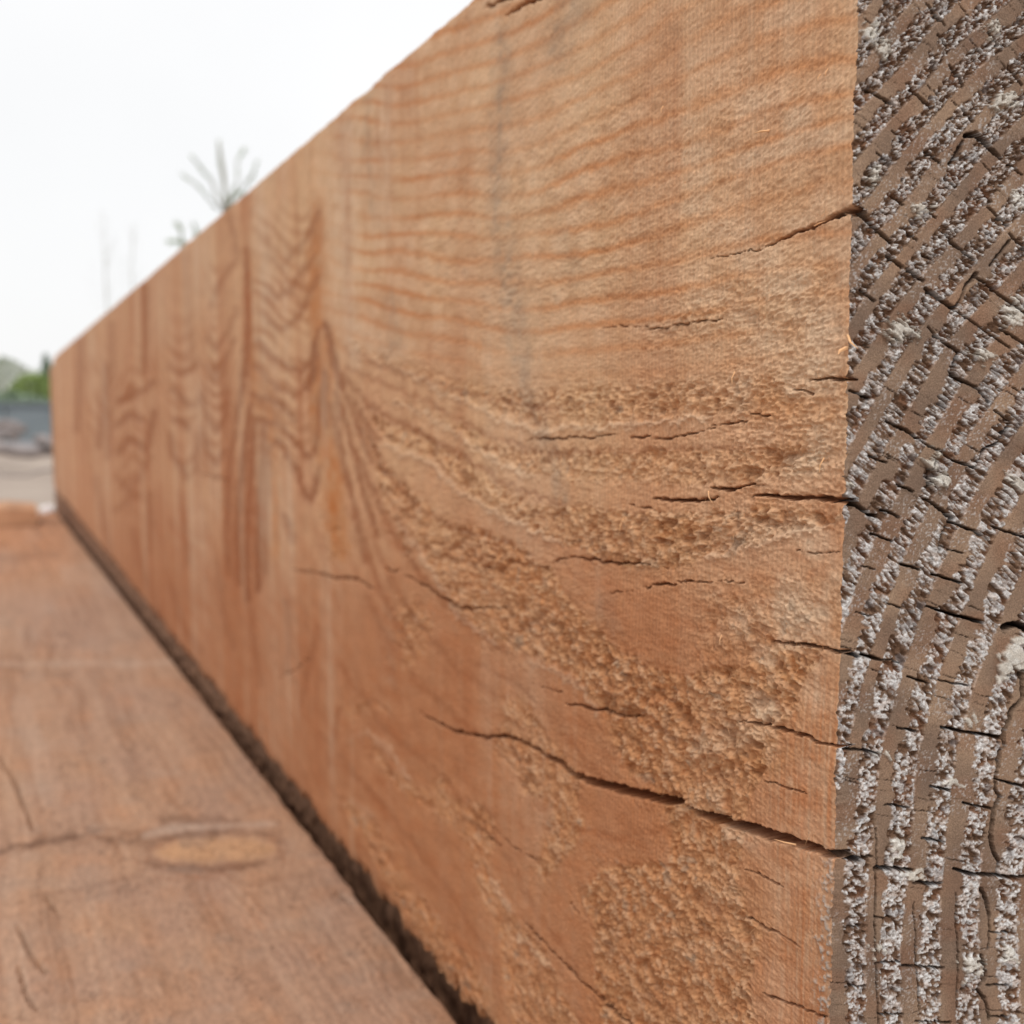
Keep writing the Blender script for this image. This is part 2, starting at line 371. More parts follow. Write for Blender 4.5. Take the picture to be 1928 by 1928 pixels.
CR = [  # cracks: (u, v, width px)
 [(1440, 466, 1), (1480, 447, 4), (1500, 438, 5), (1530, 427, 6), (1545, 420, 4), (1565, 412, 6), (1600, 395, 9), (1612, 393, 9)],
 [(1340, 486, 0.5), (1400, 476, 1), (1440, 466, 1.5)],
 [(1130, 615, 0.6), (1250, 617, 1.5), (1290, 608, 2), (1360, 600, 1)],
 [(990, 828, 1), (1030, 826, 2.4), (1075, 824, 3.2), (1120, 825, 2.4), (1158, 819, 1.4)], [(1188, 823, 2.6), (1222, 822, 3)],
 [(1232, 828, 1.5), (1260, 825, 2), (1305, 816, 1.8), (1345, 804, 1)], [(1340, 799, 1), (1370, 796, 2.6), (1405, 793, 1.5)],
 [(1410, 781, 1.5), (1450, 782, 3)], [(1490, 736, 2), (1527, 740, 3)], [(1525, 714, 2.5), (1560, 715, 4.5), (1598, 714, 4.5)],
 [(1230, 937, 1.5), (1260, 940, 4.5), (1310, 942, 6), (1345, 937, 4), (1352, 937, 1)],
 [(1335, 918, 2), (1370, 921, 7), (1400, 916, 3), (1440, 911, 1.2)],
 [(1415, 937, 2), (1430, 933, 4.5), (1470, 934, 6), (1510, 936, 7), (1550, 940, 8), (1600, 946, 10)],
 [(1180, 952, 1), (1225, 955, 2)],
 [(1040, 1058, 1), (1078, 1048, 1.5), (1105, 1053, 3), (1140, 1058, 5), (1180, 1062, 4), (1235, 1065, 1)],
 [(1150, 1118, 1), (1190, 1112, 1)], [(1215, 1104, 1.8), (1250, 1102, 4), (1272, 1104, 2)], [(1275, 1098, 2), (1300, 1096, 2.6), (1340, 1096, 1.4)],
 [(550, 1074, 2), (590, 1078, 2.6), (635, 1089, 3.5), (660, 1088, 3.2), (685, 1098, 2.8), (705, 1110, 1.6)],
 [(760, 1085, 1.5), (785, 1095, 3), (825, 1120, 4), (858, 1140, 5), (885, 1146, 4), (920, 1147, 2.5), (955, 1143, 1)],
 [(730, 1070, 2), (745, 1076, 3)],
 [(1065, 1326, 2), (1095, 1331, 3), (1135, 1338, 4.5), (1170, 1345, 3), (1205, 1352, 1.2)],
 [(1000, 1288, .8), (1060, 1307, 1)],
 [(1450, 1208, 1.6), (1480, 1209, 4.5), (1520, 1214, 5.5), (1560, 1222, 6), (1598, 1232, 7)],
 [(1395, 1356, 1.6), (1440, 1366, 4), (1480, 1376, 6), (1520, 1388, 5.5), (1560, 1402, 4), (1598, 1413, 5)],
 [(786, 1336, 1.2), (810, 1352, 2.4), (850, 1374, 4), (890, 1385, 5), (920, 1388, 5), (945, 1385, 5), (975, 1392, 6), (1005, 1407, 6), (1040, 1430, 8), (1075, 1455, 9), (1110, 1470, 11), (1160, 1484, 13), (1220, 1500, 14), (1262, 1507, 14), (1290, 1514, 6), (1300, 1521, 4), (1315, 1530, 12), (1370, 1547, 15), (1420, 1564, 18), (1480, 1578, 17), (1520, 1592, 14), (1550, 1606, 13), (1600, 1617, 14)],
 [(1440, 1470, 1), (1480, 1482, 1.8), (1520, 1494, 1.2)], [(1390, 1630, 1), (1430, 1648, 2), (1475, 1670, 1.4)],
 [(1405, 1725, 2), (1450, 1750, 3), (1510, 1780, 1.4)], [(1440, 1872, 2.4), (1480, 1890, 3), (1560, 1915, 1.5)],
 [(885, 1660 - 120, 1), (925, 1583, 1.6), (945, 1596, 1)],
 [(925, 1550, 1.2), (960, 1590, 1.6), (1010, 1622, 1.4)],
 [(985, 1730, 1.2), (1020, 1770, 2), (1055, 1808, 3), (1100, 1850, 3.2), (1160, 1905, 3), (1200, 1940, 2.4), (1240, 1980, 2)],
 [(525, 1275, 1), (555, 1262, 2.5), (578, 1243, 1.6)],
 [(380, 893, 1), (405, 900, 2), (430, 905, 1)],
 [(1090, 1620 + 100, 1), (1075, 1700, 1)],
 [(915, 12, 5), (945, 0, 6), (980, -10, 6)], [(952, 30, 2.5), (975, 16, 5), (1000, 4, 6), (1030, -12, 6)],
 [(1350, 1095, .8), (1420, 1098, 1.2)], [(1585, 1040, 1), (1540, 1042, 1.4), (1500, 1038, .8)],
]
ju = 2.4 * vnoise(sm / 2.2, zm / 2.2, 31) + 1.6 * vnoise(sm / .6, zm / .6, 32)
jv = 3.2 * vnoise(sm / 2.2, zm / 2.2, 33) + 2.0 * vnoise(sm / .7, zm / .7, 34) + 1.1 * vnoise(sm / .3, zm / .3, 35)
crack = np.full(U.shape, 50., np.float32)
for c in CR:
    c = [(a_, b_, w_ * 1.25 - 1.7) for a_, b_, w_ in c]
    crack = np.minimum(crack, seg_field(U + ju, V + jv, c, 12))
crack = crack + 1.1 * np.clip(vnoise(sm / 1.1, zm / 1.1, 36), -.2, 1)
cut = 1 - sst(-1.0, 1.5, crack)

# ring lines of the sawn face
phase_up = fit_phase([(850, 150, 25, 38), (850, 300, 12, 36), (780, 300, -12, 38), (1000, 200, 27, 42), (1250, 150, 20, 50), (1500, 100, 18, 62), (1500, 400, 15, 62),
                      (1250, 450, 17, 50), (1000, 500, 8, 40), (1450, 600, 8, 55), (1200, 650, 5, 45), (900, 600, -8, 38), (700, 500, -10, 35), (700, 620, -22, 36), (900, 700, -20, 40), (650, 350, -5, 34)], 4, (1000, 400), 500)(U, V)
phase_up = phase_up + 0.30 * vnoise(sm / 30, zm / 9, 41) + .07 * vnoise(sm / 3, zm / 1.5, 42)
r_up = 0.5 + 0.5 * np.cos(2 * math.pi * phase_up); r_up = r_up ** 2.8
w_up = sst(560, 700, U) * (1 - sst(560, 760, V - 0.05 * (U - 700))) 
# fan of bands: fine fibre ripples following them
LINES = [  # dark latewood lines of the flame figure near the knots: (u, v, width), strength
 (.55, [(462, 470, 5), (466, 600, 6), (458, 700, 7), (446, 790, 6), (432, 880, 6), (427, 980, 7), (430, 1080, 5)]),
 (.8, [(470, 760, 4), (462, 830, 6), (452, 920, 7), (447, 1000, 7), (450, 1100, 5)]),
 (.8, [(482, 790, 4), (474, 870, 6), (468, 950, 7), (464, 1040, 7), (466, 1130, 4)]),
 (.95, [(497, 790, 4), (493, 870, 7), (488, 960, 9), (486, 1050, 8), (488, 1110, 5)]),
 (.7, [(505, 860, 4), (503, 930, 7), (500, 1000, 8), (500, 1080, 5)]),
 (.55, [(478, 799, 5), (500, 793, 5), (524, 799, 5), (549, 824, 5), (574, 858, 6), (590, 856, 5), (598, 820, 5), (602, 756, 5), (612, 700, 4)]),
 (.6, [(496, 880, 5), (506, 840, 5), (524, 830, 5), (540, 849, 5), (559, 886, 6), (571, 924, 6), (585, 942, 6), (597, 910, 8), (600, 880, 4)]),
 (.5, [(485, 640, 5), (510, 670, 6), (540, 690, 7), (570, 700, 6), (590, 670, 5), (600, 620, 4)]),
 (.45, [(478, 690, 5), (505, 716, 6), (530, 735, 7), (560, 745, 6), (582, 725, 6), (596, 690, 5)]),
 (.6, [(474, 742, 5), (500, 752, 5), (530, 762, 6), (556, 790, 5)]),
 (.4, [(490, 590, 5), (510, 612, 6), (535, 620, 6), (560, 600, 6), (580, 560, 5), (598, 520, 4)]),
 (.35, [(500, 540, 5), (520, 560, 6), (545, 552, 5), (570, 510, 6), (592, 480, 5)]),
 (.35, [(505, 480, 4), (530, 505, 5), (560, 470, 6), (585, 440, 5), (600, 400, 4)]),
 (.9, [(612, 612, 6), (620, 640, 6), (626, 680, 8), (636, 705, 10), (645, 730, 6)]),
 (.7, [(594, 650, 8), (590, 700, 10), (580, 730, 8)]),
 (.7, [(611, 700, 6), (610, 760, 8), (613, 800, 6)]),
 (.5, [(620, 760, 5), (640, 830, 6), (655, 900, 6), (668, 960, 6), (680, 1020, 6), (690, 1060, 4)]),
 (.5, [(632, 740, 5), (655, 810, 6), (672, 880, 6), (690, 940, 7), (710, 1010, 6)]),
 (.5, [(645, 735, 5), (672, 800, 6), (700, 870, 6)]),
 (.5, [(655, 745, 5), (690, 800, 7), (710, 830, 6)]),
 (.42, [(640, 700, 4), (690, 760, 6), (760, 800, 6), (860, 850, 6), (960, 915, 5), (1060, 950, 4)]), (.42, [(636, 720, 5), (680, 800, 6), (720, 880, 7), (780, 950, 6), (850, 990, 5), (950, 1020, 4)]),
 (.42, [(630, 760, 5), (668, 850, 6), (705, 930, 7), (740, 1010, 7), (790, 1080, 6), (850, 1150, 5), (950, 1225, 4)]), (.4, [(625, 800, 5), (650, 900, 6), (680, 990, 6), (705, 1080, 6), (735, 1150, 5), (780, 1230, 4)]),
 (.3, [(650, 660, 5), (720, 690, 6), (800, 715, 6), (900, 745, 6), (1010, 770, 5), (1160, 760, 4)]), (.32, [(650, 690, 5), (730, 725, 6), (820, 765, 6), (920, 820, 6), (1020, 852, 6), (1200, 850, 5), (1400, 840, 4)]),
 (.3, [(700, 1010, 5), (740, 1100, 6), (790, 1180, 6), (860, 1260, 6), (950, 1320, 5)]), (.3, [(690, 1120, 5), (730, 1200, 6), (790, 1290, 6), (880, 1370, 6), (1000, 1450, 5)]),
 (.25, [(640, 1250, 5), (720, 1370, 6), (820, 1450, 6), (920, 1560, 6), (1000, 1700, 6), (1090, 1830, 5)]), (.25, [(600, 1380, 5), (690, 1480, 6), (780, 1590, 6), (860, 1700, 6), (940, 1840, 6)]),
 (.3, [(900, 1250, 5), (990, 1300, 6), (1080, 1400, 6), (1140, 1480, 5)]), (.25, [(1080, 1560, 5), (1160, 1580, 6), (1250, 1560, 5)]),
 (.6, [(534, 968, 4), (545, 990, 7), (550, 1020, 6)]),
 (.4, [(272, 540, 9), (273, 600, 10), (272, 660, 10), (270, 700, 6)]), (.3, [(210, 610, 8), (210, 700, 9), (200, 760, 8)]), (.4, [(152, 640, 7), (150, 720, 7), (145, 810, 7)]),
 (.45, [(200, 690, 8), (195, 780, 9), (186, 840, 8)]), (.4, [(206, 770, 7), (203, 860, 8)]),
 (.45, [(222, 755, 7), (245, 748, 7), (270, 735, 7), (290, 718, 5)]), (.5, [(222, 800, 8), (245, 778, 9), (268, 790, 6)]), (.5, [(225, 852, 7), (243, 822, 7), (262, 838, 8), (276, 852, 7), (290, 776, 7)]),
 (.35, [(222, 900, 7), (240, 925, 7), (262, 900, 7), (282, 860, 6)]),
 (.5, [(325, 735, 7), (345, 752, 9), (365, 765, 8), (382, 745, 7)]), (.5, [(328, 790, 8), (345, 795, 9), (356, 808, 7)]), (.35, [(318, 690, 7), (345, 705, 7), (370, 690, 6)]),
 (.45, [(378, 740, 6), (392, 790, 7), (408, 812, 8), (422, 790, 6), (430, 740, 5)]), (.45, [(378, 800, 6), (392, 850, 7), (406, 876, 8), (420, 850, 6)]),
 (.35, [(388, 690, 6), (405, 715, 7), (425, 680, 6), (440, 640, 5)]), (.3, [(390, 640, 6), (408, 660, 7), (430, 620, 6), (445, 580, 5)]),
 (.45, [(320, 820, 7), (326, 860, 7), (346, 885, 9), (352, 900, 5)]), (.45, [(374, 820, 6), (368, 860, 8), (372, 890, 5)]),
 (.3, [(215, 960, 7), (235, 950, 7), (262, 930, 6)]), (.4, [(280, 930, 6), (285, 990, 7), (280, 1040, 5)]), (.3, [(340, 930, 6), (350, 1000, 7), (355, 1060, 6)]),
 (.3, [(180, 900, 7), (195, 980, 9), (210, 1060, 7)]), (.25, [(250, 1000, 7), (270, 1080, 8), (300, 1160, 8)]), (.3, [(320, 1100, 6), (345, 1180, 8), (380, 1230, 7)]),
 (.22, [(350, 480, 8), (355, 600, 9), (362, 680, 8)]), (.3, [(430, 395, 6), (440, 440, 7), (445, 480, 6)]), (.3, [(395, 580, 6), (420, 520, 7), (445, 490, 6)]),
 (.3, [(600, 1180, 6), (580, 1260, 7), (568, 1330, 6)]), (.35, [(640, 1330, 5), (628, 1380, 6), (620, 1440, 5)]),
 (.35, [(540, 1130, 7), (545, 1200, 8), (540, 1260, 6)]), (.25, [(470, 1140, 7), (480, 1220, 9), (490, 1290, 7)]), (.25, [(410, 1060, 7), (420, 1150, 8), (440, 1220, 7)]),
]
dark = np.zeros(U.shape, np.float32)
for st, l in LINES:
    d = seg_field(U + 1.5 * ju, V + 1.5 * jv, l, 18)
    dark = np.maximum(dark, st * (1 - sst(-4, 8, d)))
PALE = [(.85, [(655, 240, 26), (652, 330, 24), (650, 420, 22), (655, 560, 18), (668, 680, 14)]), (.6, [(495, 400, 14), (498, 450, 18), (500, 510, 16), (500, 560, 8)]),
        (.6, [(730, 160, 18), (728, 300, 20), (726, 420, 18)]), (.3, [(300, 520, 16), (300, 640, 18)]), (.3, [(160, 640, 10), (165, 740, 12)]), (.3, [(380, 470, 14), (400, 560, 16)]),
        (.5, [(660, 600, 20), (700, 640, 30), (760, 660, 20)]), (.35, [(1470, 560, 60), (1540, 600, 60), (1560, 740, 40)]), (.45, [(1520, 1000, 50), (1570, 1100, 40), (1530, 1180, 40)]),
        (.5, [(1330, 1400, 50), (1400, 1380, 40), (1450, 1350, 30)]), (.3, [(1380, 1180, 50), (1480, 1140, 50)]), (.4, [(1540, 1250, 20), (1535, 1330, 14)])]
pale = np.zeros(U.shape, np.float32)
for st, l in PALE:
    d = seg_field(WAR_U, WAR_V, l, 50); pale = np.maximum(pale, st * (1 - sst(-14, 22, d)))
RESIN = [(1.0, [(618, 640, 20), (606, 720, 34), (610, 800, 30), (625, 900, 30), (630, 980, 30), (640, 1040, 14)]), (.75, [(600, 380, 14), (595, 460, 20), (590, 560, 26), (600, 640, 20)]),
         (.8, [(478, 480, 10), (480, 560, 16), (480, 640, 18), (490, 720, 26), (500, 780, 26), (510, 850, 26), (515, 950, 20), (510, 1040, 20)]),
         (.45, [(960, 1060, 60), (1000, 1120, 60)]), (.4, [(1420, 770, 50), (1500, 760, 30)]), (.4, [(1250, 1000, 30), (1400, 990, 20), (1440, 950, 14)]), (.55, [(1395, 1440, 24), (1450, 1450, 20), (1480, 1420, 12)]), (.5, [(1490, 1250, 14), (1470, 1300, 14)])]
resin = np.zeros(U.shape, np.float32)
for st, l in RESIN:
    d = seg_field(WAR_U, WAR_V, l, 50); resin = np.maximum(resin, st * (1 - sst(-12, 18, d)))
GREY = [(.55, [(948, 60, 26), (945, 200, 26), (938, 330, 26), (945, 450, 30), (965, 560, 34), (975, 650, 34), (1000, 760, 20), (1030, 840, 26), (1060, 940, 16)]),
        (.45, [(1090, 0, 60), (1060, 60, 50), (1040, 120, 30)]), (.25, [(1060, 420, 30), (1080, 520, 30)]), (.4, [(735, 560, 14), (745, 640, 20), (730, 670, 14)]),
        (.45, [(690, 160, 8), (690, 260, 12), (692, 360, 12), (700, 420, 10)]), (.3, [(1350, 1440, 14), (1365, 1500, 18), (1360, 1590, 14)]), (.3, [(1130, 1140, 30), (1160, 1180, 20)]), (.35, [(1030, 1530, 14), (1035, 1560, 14)]),
        (.3, [(345, 880, 16), (348, 890, 10)]), (.25, [(735, 1150, 8), (735, 1280, 10)])]
grey = np.zeros(U.shape, np.float32)
for st, l in GREY:
    d = seg_field(WAR_U, WAR_V, l, 50); grey = np.maximum(grey, st * (1 - sst(-14, 20, d)))
grey *= 0.75 + 0.5 * vnoise(sm / 2, zm / 1.5, 55)

# vertical saw ridges across the grain (traced ones and small irregular ones)
ridge = np.zeros(U.shape, np.float32)
for (u0, v0, v1, w, h) in [(690, 130, 600, 16, -.5), (668, 200, 700, 14, .35), (755, 130, 520, 12, -.3), (735, 130, 480, 12, .25), (462, 380, 760, 8, -.5), (273, 520, 780, 8, -.6), (210, 570, 800, 7, -.5), (152, 610, 840, 6, -.5),
                           (972, 200, 900, 10, -.25), (1010, 300, 900, 8, -.15), (540, 330, 900, 20, .3), (350, 450, 1000, 16, .4), (620, 280, 640, 8, -.3), (1160, 1100, 1500, 8, .06), (945, 300, 800, 12, .2)]:
    ridge += h * np.exp(-((U - u0) / w) ** 2) * sst(v0 - 60, v0 + 20, V) * (1 - sst(v1 - 40, v1 + 80, V))
# ---- height of the long face in mm ----
patch = .5 + .5 * vnoise(sm / 7, zm / 3.2, 77) + .35 * vnoise(sm / 2.5, zm / 1.5, 78)
tn = np.clip(torn, 0, 1.2) * np.clip(.72 + .5 * patch, 0, 1.12)
x, y = sm, zm
# fibre direction follows the fan: skew noise space a little
xr_ = np.minimum(x - S0 * 1000, 120)
yy = y - 0.16 * xr_ * sst(900, 1250, V) + 0.32 * xr_ * (1 - sst(350, 800, V))
def scaly(wl, sd, ax, k):
    n = octv(x, yy, wl, sd, ax)
    return octv(x + .35 * wl * n, yy + k * wl * n, wl, sd, ax)
w0 = scaly(3.2, 60, 1.4, .35)
b1 = scaly(1.9, 61, 1.3, .4); b2_ = scaly(1.0, 62, 1.35, .4); b3 = scaly(.55, 63, 1.4, .35); b4 = octv(x, yy, .28, 64, 1.6)
bil = lambda n: 1 - 2 * np.abs(n)
clump = .22 * w0 + 0.32 * b1 + 0.10 * bil(b2_) + .46 * b2_ + 0.46 * b3 + 0.36 * b4
pits = -0.9 * sst(0.22, 0.55, octv(x, yy, 1.25, 65, 1.2) + .35 * b3)
dens = sst(-.5, .3, octv(x, yy, 6, 66, 2) + .3 * w0)
far_ = sst(1.4, 2.6, x / (S0 * 1000))
c1 = scaly(3.6, 160, 1.6, .4); c2 = scaly(1.9, 161, 1.7, .4)
clump = clump * (1 - .3 * far_) + far_ * (.3 * c1 + .5 * c2 + .2 * bil(c2))
pits = pits - .8 * far_ * sst(.25, .6, octv(x, yy, 2.4, 162, 1.4))
rough_h = tn * ((clump + .05) * 0.60 + pits * 0.62 * dens) * (.9 + .1 * far_)
fib = 0.035 * octv(x, yy, .26, 67, 3) + 0.03 * octv(x, yy, .5, 68, 4) + .03 * octv(x, yy, .4, 167, 1.3) + .02 * octv(x, yy, .8, 168, 1.3) + 0.03 * b4 + .05 * b3 * b2_
streak = sst(.45, .7, np.clip((U - 1200) / 300, 0, 1)) * np.exp(-((V - 830) / 120) ** 2)
fib = fib * (1 + 3.0 * streak)
undul = 0.10 * octv(x, y, 4, 69, 1.0) + 0.16 * octv(x, y, 14, 70, 1.5)
saw = 0.012 * vnoise(x / .9, y / 40, 71) + 0.012 * octv(x, y * .06, 2.6, 72)
band_low = -0.10 * sst(.15, .8, tn)
hL = rough_h + fib + undul + saw + band_low + 0.16 * lip * (1 + b3) * sst(600, 760, U) + ridge * np.minimum(1, np.abs(gap) * 6) * .8 - 0.02 * r_up * w_up * (1 - tn) 
hL = hL - (2.2 + 2.0 * sst(1200, 1500, V)) * cut - .12 * dark
# ragged lower arris and slightly eased corner
nearZB = np.exp(-(zm - ZB * 1000) / 1.6)
hL = hL - 0.7 * nearZB * (1.2 + vnoise(sm / 3, 0 * zm, 75)) - 0.15 * np.exp((zm - ZT * 1000) / 1.0) * (1 + vnoise(sm / 4, 0 * zm, 76))
fadeC = np.exp(-(sm - S0 * 1000) / .8)
zrow = zm[0]
# height of the end face, computed further down, meets this one along the corner

# ---- colour of the long face: its pigment, with some light and shade painted in ----
tan = lin(229, 187, 145); pink = lin(214, 160, 122); orange = lin(208, 134, 76); brown = lin(150, 88, 50); palec = lin(230, 202, 172); greyc = lin(164, 144, 124); ochre = lin(218, 168, 118); deep = lin(190, 130, 90)
def mixc(a, b, f): return a * (1 - f[..., None]) + b * f[..., None]
n1 = .5 + .5 * vnoise(sm / 22, zm / 12, 80); n2 = .5 + .5 * vnoise(sm / 5, zm / 3, 81); n3 = .5 + .5 * octv(sm, zm, 1.1, 82, 1.3); n4 = .5 + .5 * octv(sm, zm, .4, 83, 2)
colr = np.broadcast_to(tan, U.shape + (3,)).copy()
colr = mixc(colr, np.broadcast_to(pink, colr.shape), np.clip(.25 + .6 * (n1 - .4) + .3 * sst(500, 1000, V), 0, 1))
colr = mixc(colr, np.broadcast_to(deep, colr.shape), np.clip(.95 * sst(850, 1250, V) * (1 - .45 * sst(1250, 1550, U)) + .35 * (1 - sst(350, 620, U)), 0, 1))  # redder lower wood, with the top-to-bottom light falloff painted in
vst = .5 + .5 * vnoise(sm / 3.0, zm / 60, 84); vst2 = .5 + .5 * octv(sm, zm * .05, 1.1, 85)
colr = mixc(colr, np.broadcast_to(palec, colr.shape), .05 * sst(.5, .9, vst) * (1 - tn * .6))
colr = mixc(colr, np.broadcast_to(orange, colr.shape), .08 * sst(.5, .95, vst2) * (1 - tn * .6))
colr = mixc(colr, np.broadcast_to(ochre, colr.shape), np.clip(tn, 0, 1) * .34)
colr = mixc(colr, np.broadcast_to(orange, colr.shape), .66 * r_up * w_up * (.25 + .9 * (.5 + .5 * vnoise(sm / 26, zm / 5, 43))) * (1 - .25 * sst(1250, 1500, U)))
colr = mixc(colr, np.broadcast_to(palec, colr.shape), .35 * (1 - r_up) * w_up * n2)
colr = mixc(colr, np.broadcast_to(ochre * .92, colr.shape), np.clip(resin, 0, 1) * .55)
colr = mixc(colr, np.broadcast_to(orange * .9, colr.shape), np.clip(resin, 0, 1) * .8 * (.5 + n2))
colr = mixc(colr, np.broadcast_to(brown, colr.shape), np.clip(1.9 * dark * (.75 + .5 * n2), 0, 1) * .8)
colr = mixc(colr, np.broadcast_to(palec, colr.shape), np.clip(pale * (.5 + n3), 0, 1) * .7)
colr = mixc(colr, np.broadcast_to(greyc, colr.shape), np.clip(grey, 0, 1))
colr = mixc(colr, np.broadcast_to(palec, colr.shape), np.clip(lip, 0, 1) * .34 * sst(600, 760, U))  # pale torn fibre plus the rim light on the lips, put into colour
stk = .45 * octv(sm, zm * .02, 45, 180) + .5 * octv(sm, zm * .03, 17, 181) + .5 * octv(sm, zm * .04, 7, 182) + .4 * octv(sm, zm * .06, 2.6, 183) + .3 * octv(sm, zm * .10, 1.1, 184)
stk = stk * (.6 + .5 * vnoise(sm / 40, zm / 30, 185))
ks = .34 + .5 * (1 - sst(300, 900, U))
colr = mixc(colr, np.broadcast_to(palec, colr.shape), np.clip(stk * ks, 0, .6) * (1 - .6 * np.clip(tn, 0, 1)))
colr = mixc(colr, np.broadcast_to(lin(176, 104, 60), colr.shape), np.clip(-stk * ks * 1.1, 0, .6) * (1 - .6 * np.clip(tn, 0, 1)))
# nested flame figure between the knots, and its echoes further along
def figure(u0, u1, v0, v1, g, per, st, sd):
    ph = (V - g(U)) / per + .14 * vnoise(U / 16, V / 22, sd) + .45 * vnoise(U / 50, V / 70, sd + 1)
    f = np.clip(.5 + .5 * np.cos(2 * math.pi * ph), 0, 1) ** 1.1
    m_ = sst(u0 - 22, u0 + 22, U) * (1 - sst(u1 - 24, u1 + 20, U)) * sst(v0 - 60, v0 + 50, V) * (1 - sst(v1 - 70, v1 + 50, V))
    return f * m_ * st * (.6 + .5 * vnoise(U / 30, V / 30, sd + 2))
fg = figure(474, 612, 400, 860, lambda u: 70 * sst(474, 580, u) - 170 * sst(580, 625, u), 31, .58, 190)
fg = np.maximum(fg, figure(374, 440, 520, 900, lambda u: 60 * (1 - ((u - 407) / 32) ** 2), 30, .75, 193))
fg = np.maximum(fg, figure(312, 376, 560, 900, lambda u: 34 * (1 - ((u - 345) / 32) ** 2), 32, .65, 196))
fg = np.maximum(fg, figure(212, 296, 660, 960, lambda u: -30 * (1 - ((u - 250) / 30) ** 2), 32, .8, 199))
fg = np.maximum(fg, figure(150, 206, 640, 900, lambda u: 60 * (u - 170) / 30, 40, .5, 202))
colr = mixc(colr, np.broadcast_to(lin(166, 98, 50), colr.shape), np.clip(fg, 0, 1))
# faint growth bands through the lower smooth wood
cst = sst(1420, 1500, U) * sst(1230, 1330, V) * (1 - tn)
sv2 = .8 * octv(sm, zm * .05, .32, 186) + .5 * octv(sm, zm * .05, .8, 187) + .3 * octv(sm, zm * .3, .3, 188)
colr = mixc(colr, np.broadcast_to(lin(196, 116, 62), colr.shape), np.clip(.34 * cst * sst(.0, .9, sv2), 0, 1))
colr = mixc(colr, np.broadcast_to(palec, colr.shape), np.clip(.3 * cst * sst(.0, .9, -sv2), 0, 1))
fgl = figure(700, 1560, 1000, 1990, lambda u: .42 * (u - 800), 46, .30, 205) + figure(300, 760, 950, 1700, lambda u: 1.7 * (u - 420), 60, .28, 208)
colr = mixc(colr, np.broadcast_to(lin(178, 104, 58), colr.shape), np.clip(fgl, 0, 1))
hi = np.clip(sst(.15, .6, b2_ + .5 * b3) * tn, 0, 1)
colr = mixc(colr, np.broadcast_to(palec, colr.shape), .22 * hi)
colr = mixc(colr, np.broadcast_to(lin(188, 118, 68), colr.shape), .4 * np.clip(sst(.1, .7, -.6 * b1 - .5 * b2_ - .4 * b3) * tn, 0, 1))  # hollows here and pits below darkened in colour as painted shade
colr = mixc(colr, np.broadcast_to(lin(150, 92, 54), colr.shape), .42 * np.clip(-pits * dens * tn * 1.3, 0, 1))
# pale dust and painted highlights on rough wood close to the end, and dirt specks
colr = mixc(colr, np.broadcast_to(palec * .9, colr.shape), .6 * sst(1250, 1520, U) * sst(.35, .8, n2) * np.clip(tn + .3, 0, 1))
colr = mixc(colr, np.broadcast_to(greyc * .9, colr.shape), .5 * sst(.74, .86, n3 * .5 + n2 * .5) * np.clip(tn + .1, 0, 1))
lum_ = colr.mean(-1, keepdims=True); colr = lum_ + (colr - lum_) * 1.0
colr *= (0.93 + .14 * n4)[..., None]
colr *= (0.94 + .12 * n2)[..., None]
fl_ = sst(-38, -8, U - U[:1] + 14 * vnoise(sm / .9, zm / .9, 88)) * sst(1560, 1680, V) * sst(.0, .45, vnoise(sm / .45, zm / .45, 89) + .5 * vnoise(sm / .2, zm / .2, 90))
hL = hL + .25 * fl_
colr = mixc(colr, np.broadcast_to(lin(190, 180, 170), colr.shape), fl_ * .9)
colr = mixc(colr, np.broadcast_to(lin(150, 122, 100), colr.shape), .22 * sst(-16, 2, U - U[:1] + 8 * n2) * sst(1600, 1700, V))
colr = mixc(colr, np.broadcast_to(lin(142, 76, 38), colr.shape), np.clip(1 - sst(-.8, 2.2, crack), 0, 1) * .75)
TINT_K = .84
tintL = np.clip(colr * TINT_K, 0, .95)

# ------------------------------------------------------------------ end face of the standing beam
ue = np.concatenate([np.linspace(1591, 1975, 226)])
Xe = np.array([on_y(u, 964, S0)[0] for u in ue]); Xe[0] = D
Xe = np.concatenate([Xe, np.linspace(Xe[-1], D + WB, 60)[1:]])
NE = len(Xe)
Xg = np.repeat(Xe[:, None], NR, 1); Zge = np.repeat(Zg[0][None], NE, 0)
UE, VE = proj(Xg, S0, Zge)
xm, zme = Xg * 1000, Zge * 1000
phi_e = fit_phase([(1630, 280, 54, 57), (1800, 100, 42, 58), (1900, 200, 41, 58), (1700, 500, 52, 60), (1880, 450, 47, 60), (1650, 900, 60, 64), (1850, 850, 58, 64), (1700, 1300, 77, 68), (1880, 1300, 74, 70),
                   (1650, 1700, 88, 70), (1850, 1700, 88, 74), (1620, 100, 56, 56), (1700, 1900, 92, 72), (1620, 1100, 69, 66), (1880, 1100, 66, 66)], 4, (1750, 950), 800)
PH = phi_e(np.clip(UE, 1500, 2300), np.clip(VE, -300, 2200))
fu, fv = np.meshgrid([0], [0])
eps = 1.0
GX = phi_e(UE + eps, VE) - phi_e(UE - eps, VE); GY = phi_e(UE, VE + eps) - phi_e(UE, VE - eps)
ARC = (UE * (-GY) + VE * GX) / np.sqrt(GX ** 2 + GY ** 2 + 1e-12)       # px along the ring
sc_l = 0.50 + .32 * sst(300, 1500, VE)                                  # torn lumps get larger lower down
jag = 0.10 * vnoise(ARC / 7, PH * 1.0, 101) + 0.09 * vnoise(ARC / 16, PH * 1.0, 102) + .05 * vnoise(UE / 60, VE / 60, 103)
off = -0.12
tphase = np.mod(PH + off + .10 * vnoise(UE / 130, VE / 130, 104), 1.0)
ringid = np.floor(PH + off + .10 * vnoise(UE / 130, VE / 130, 104))
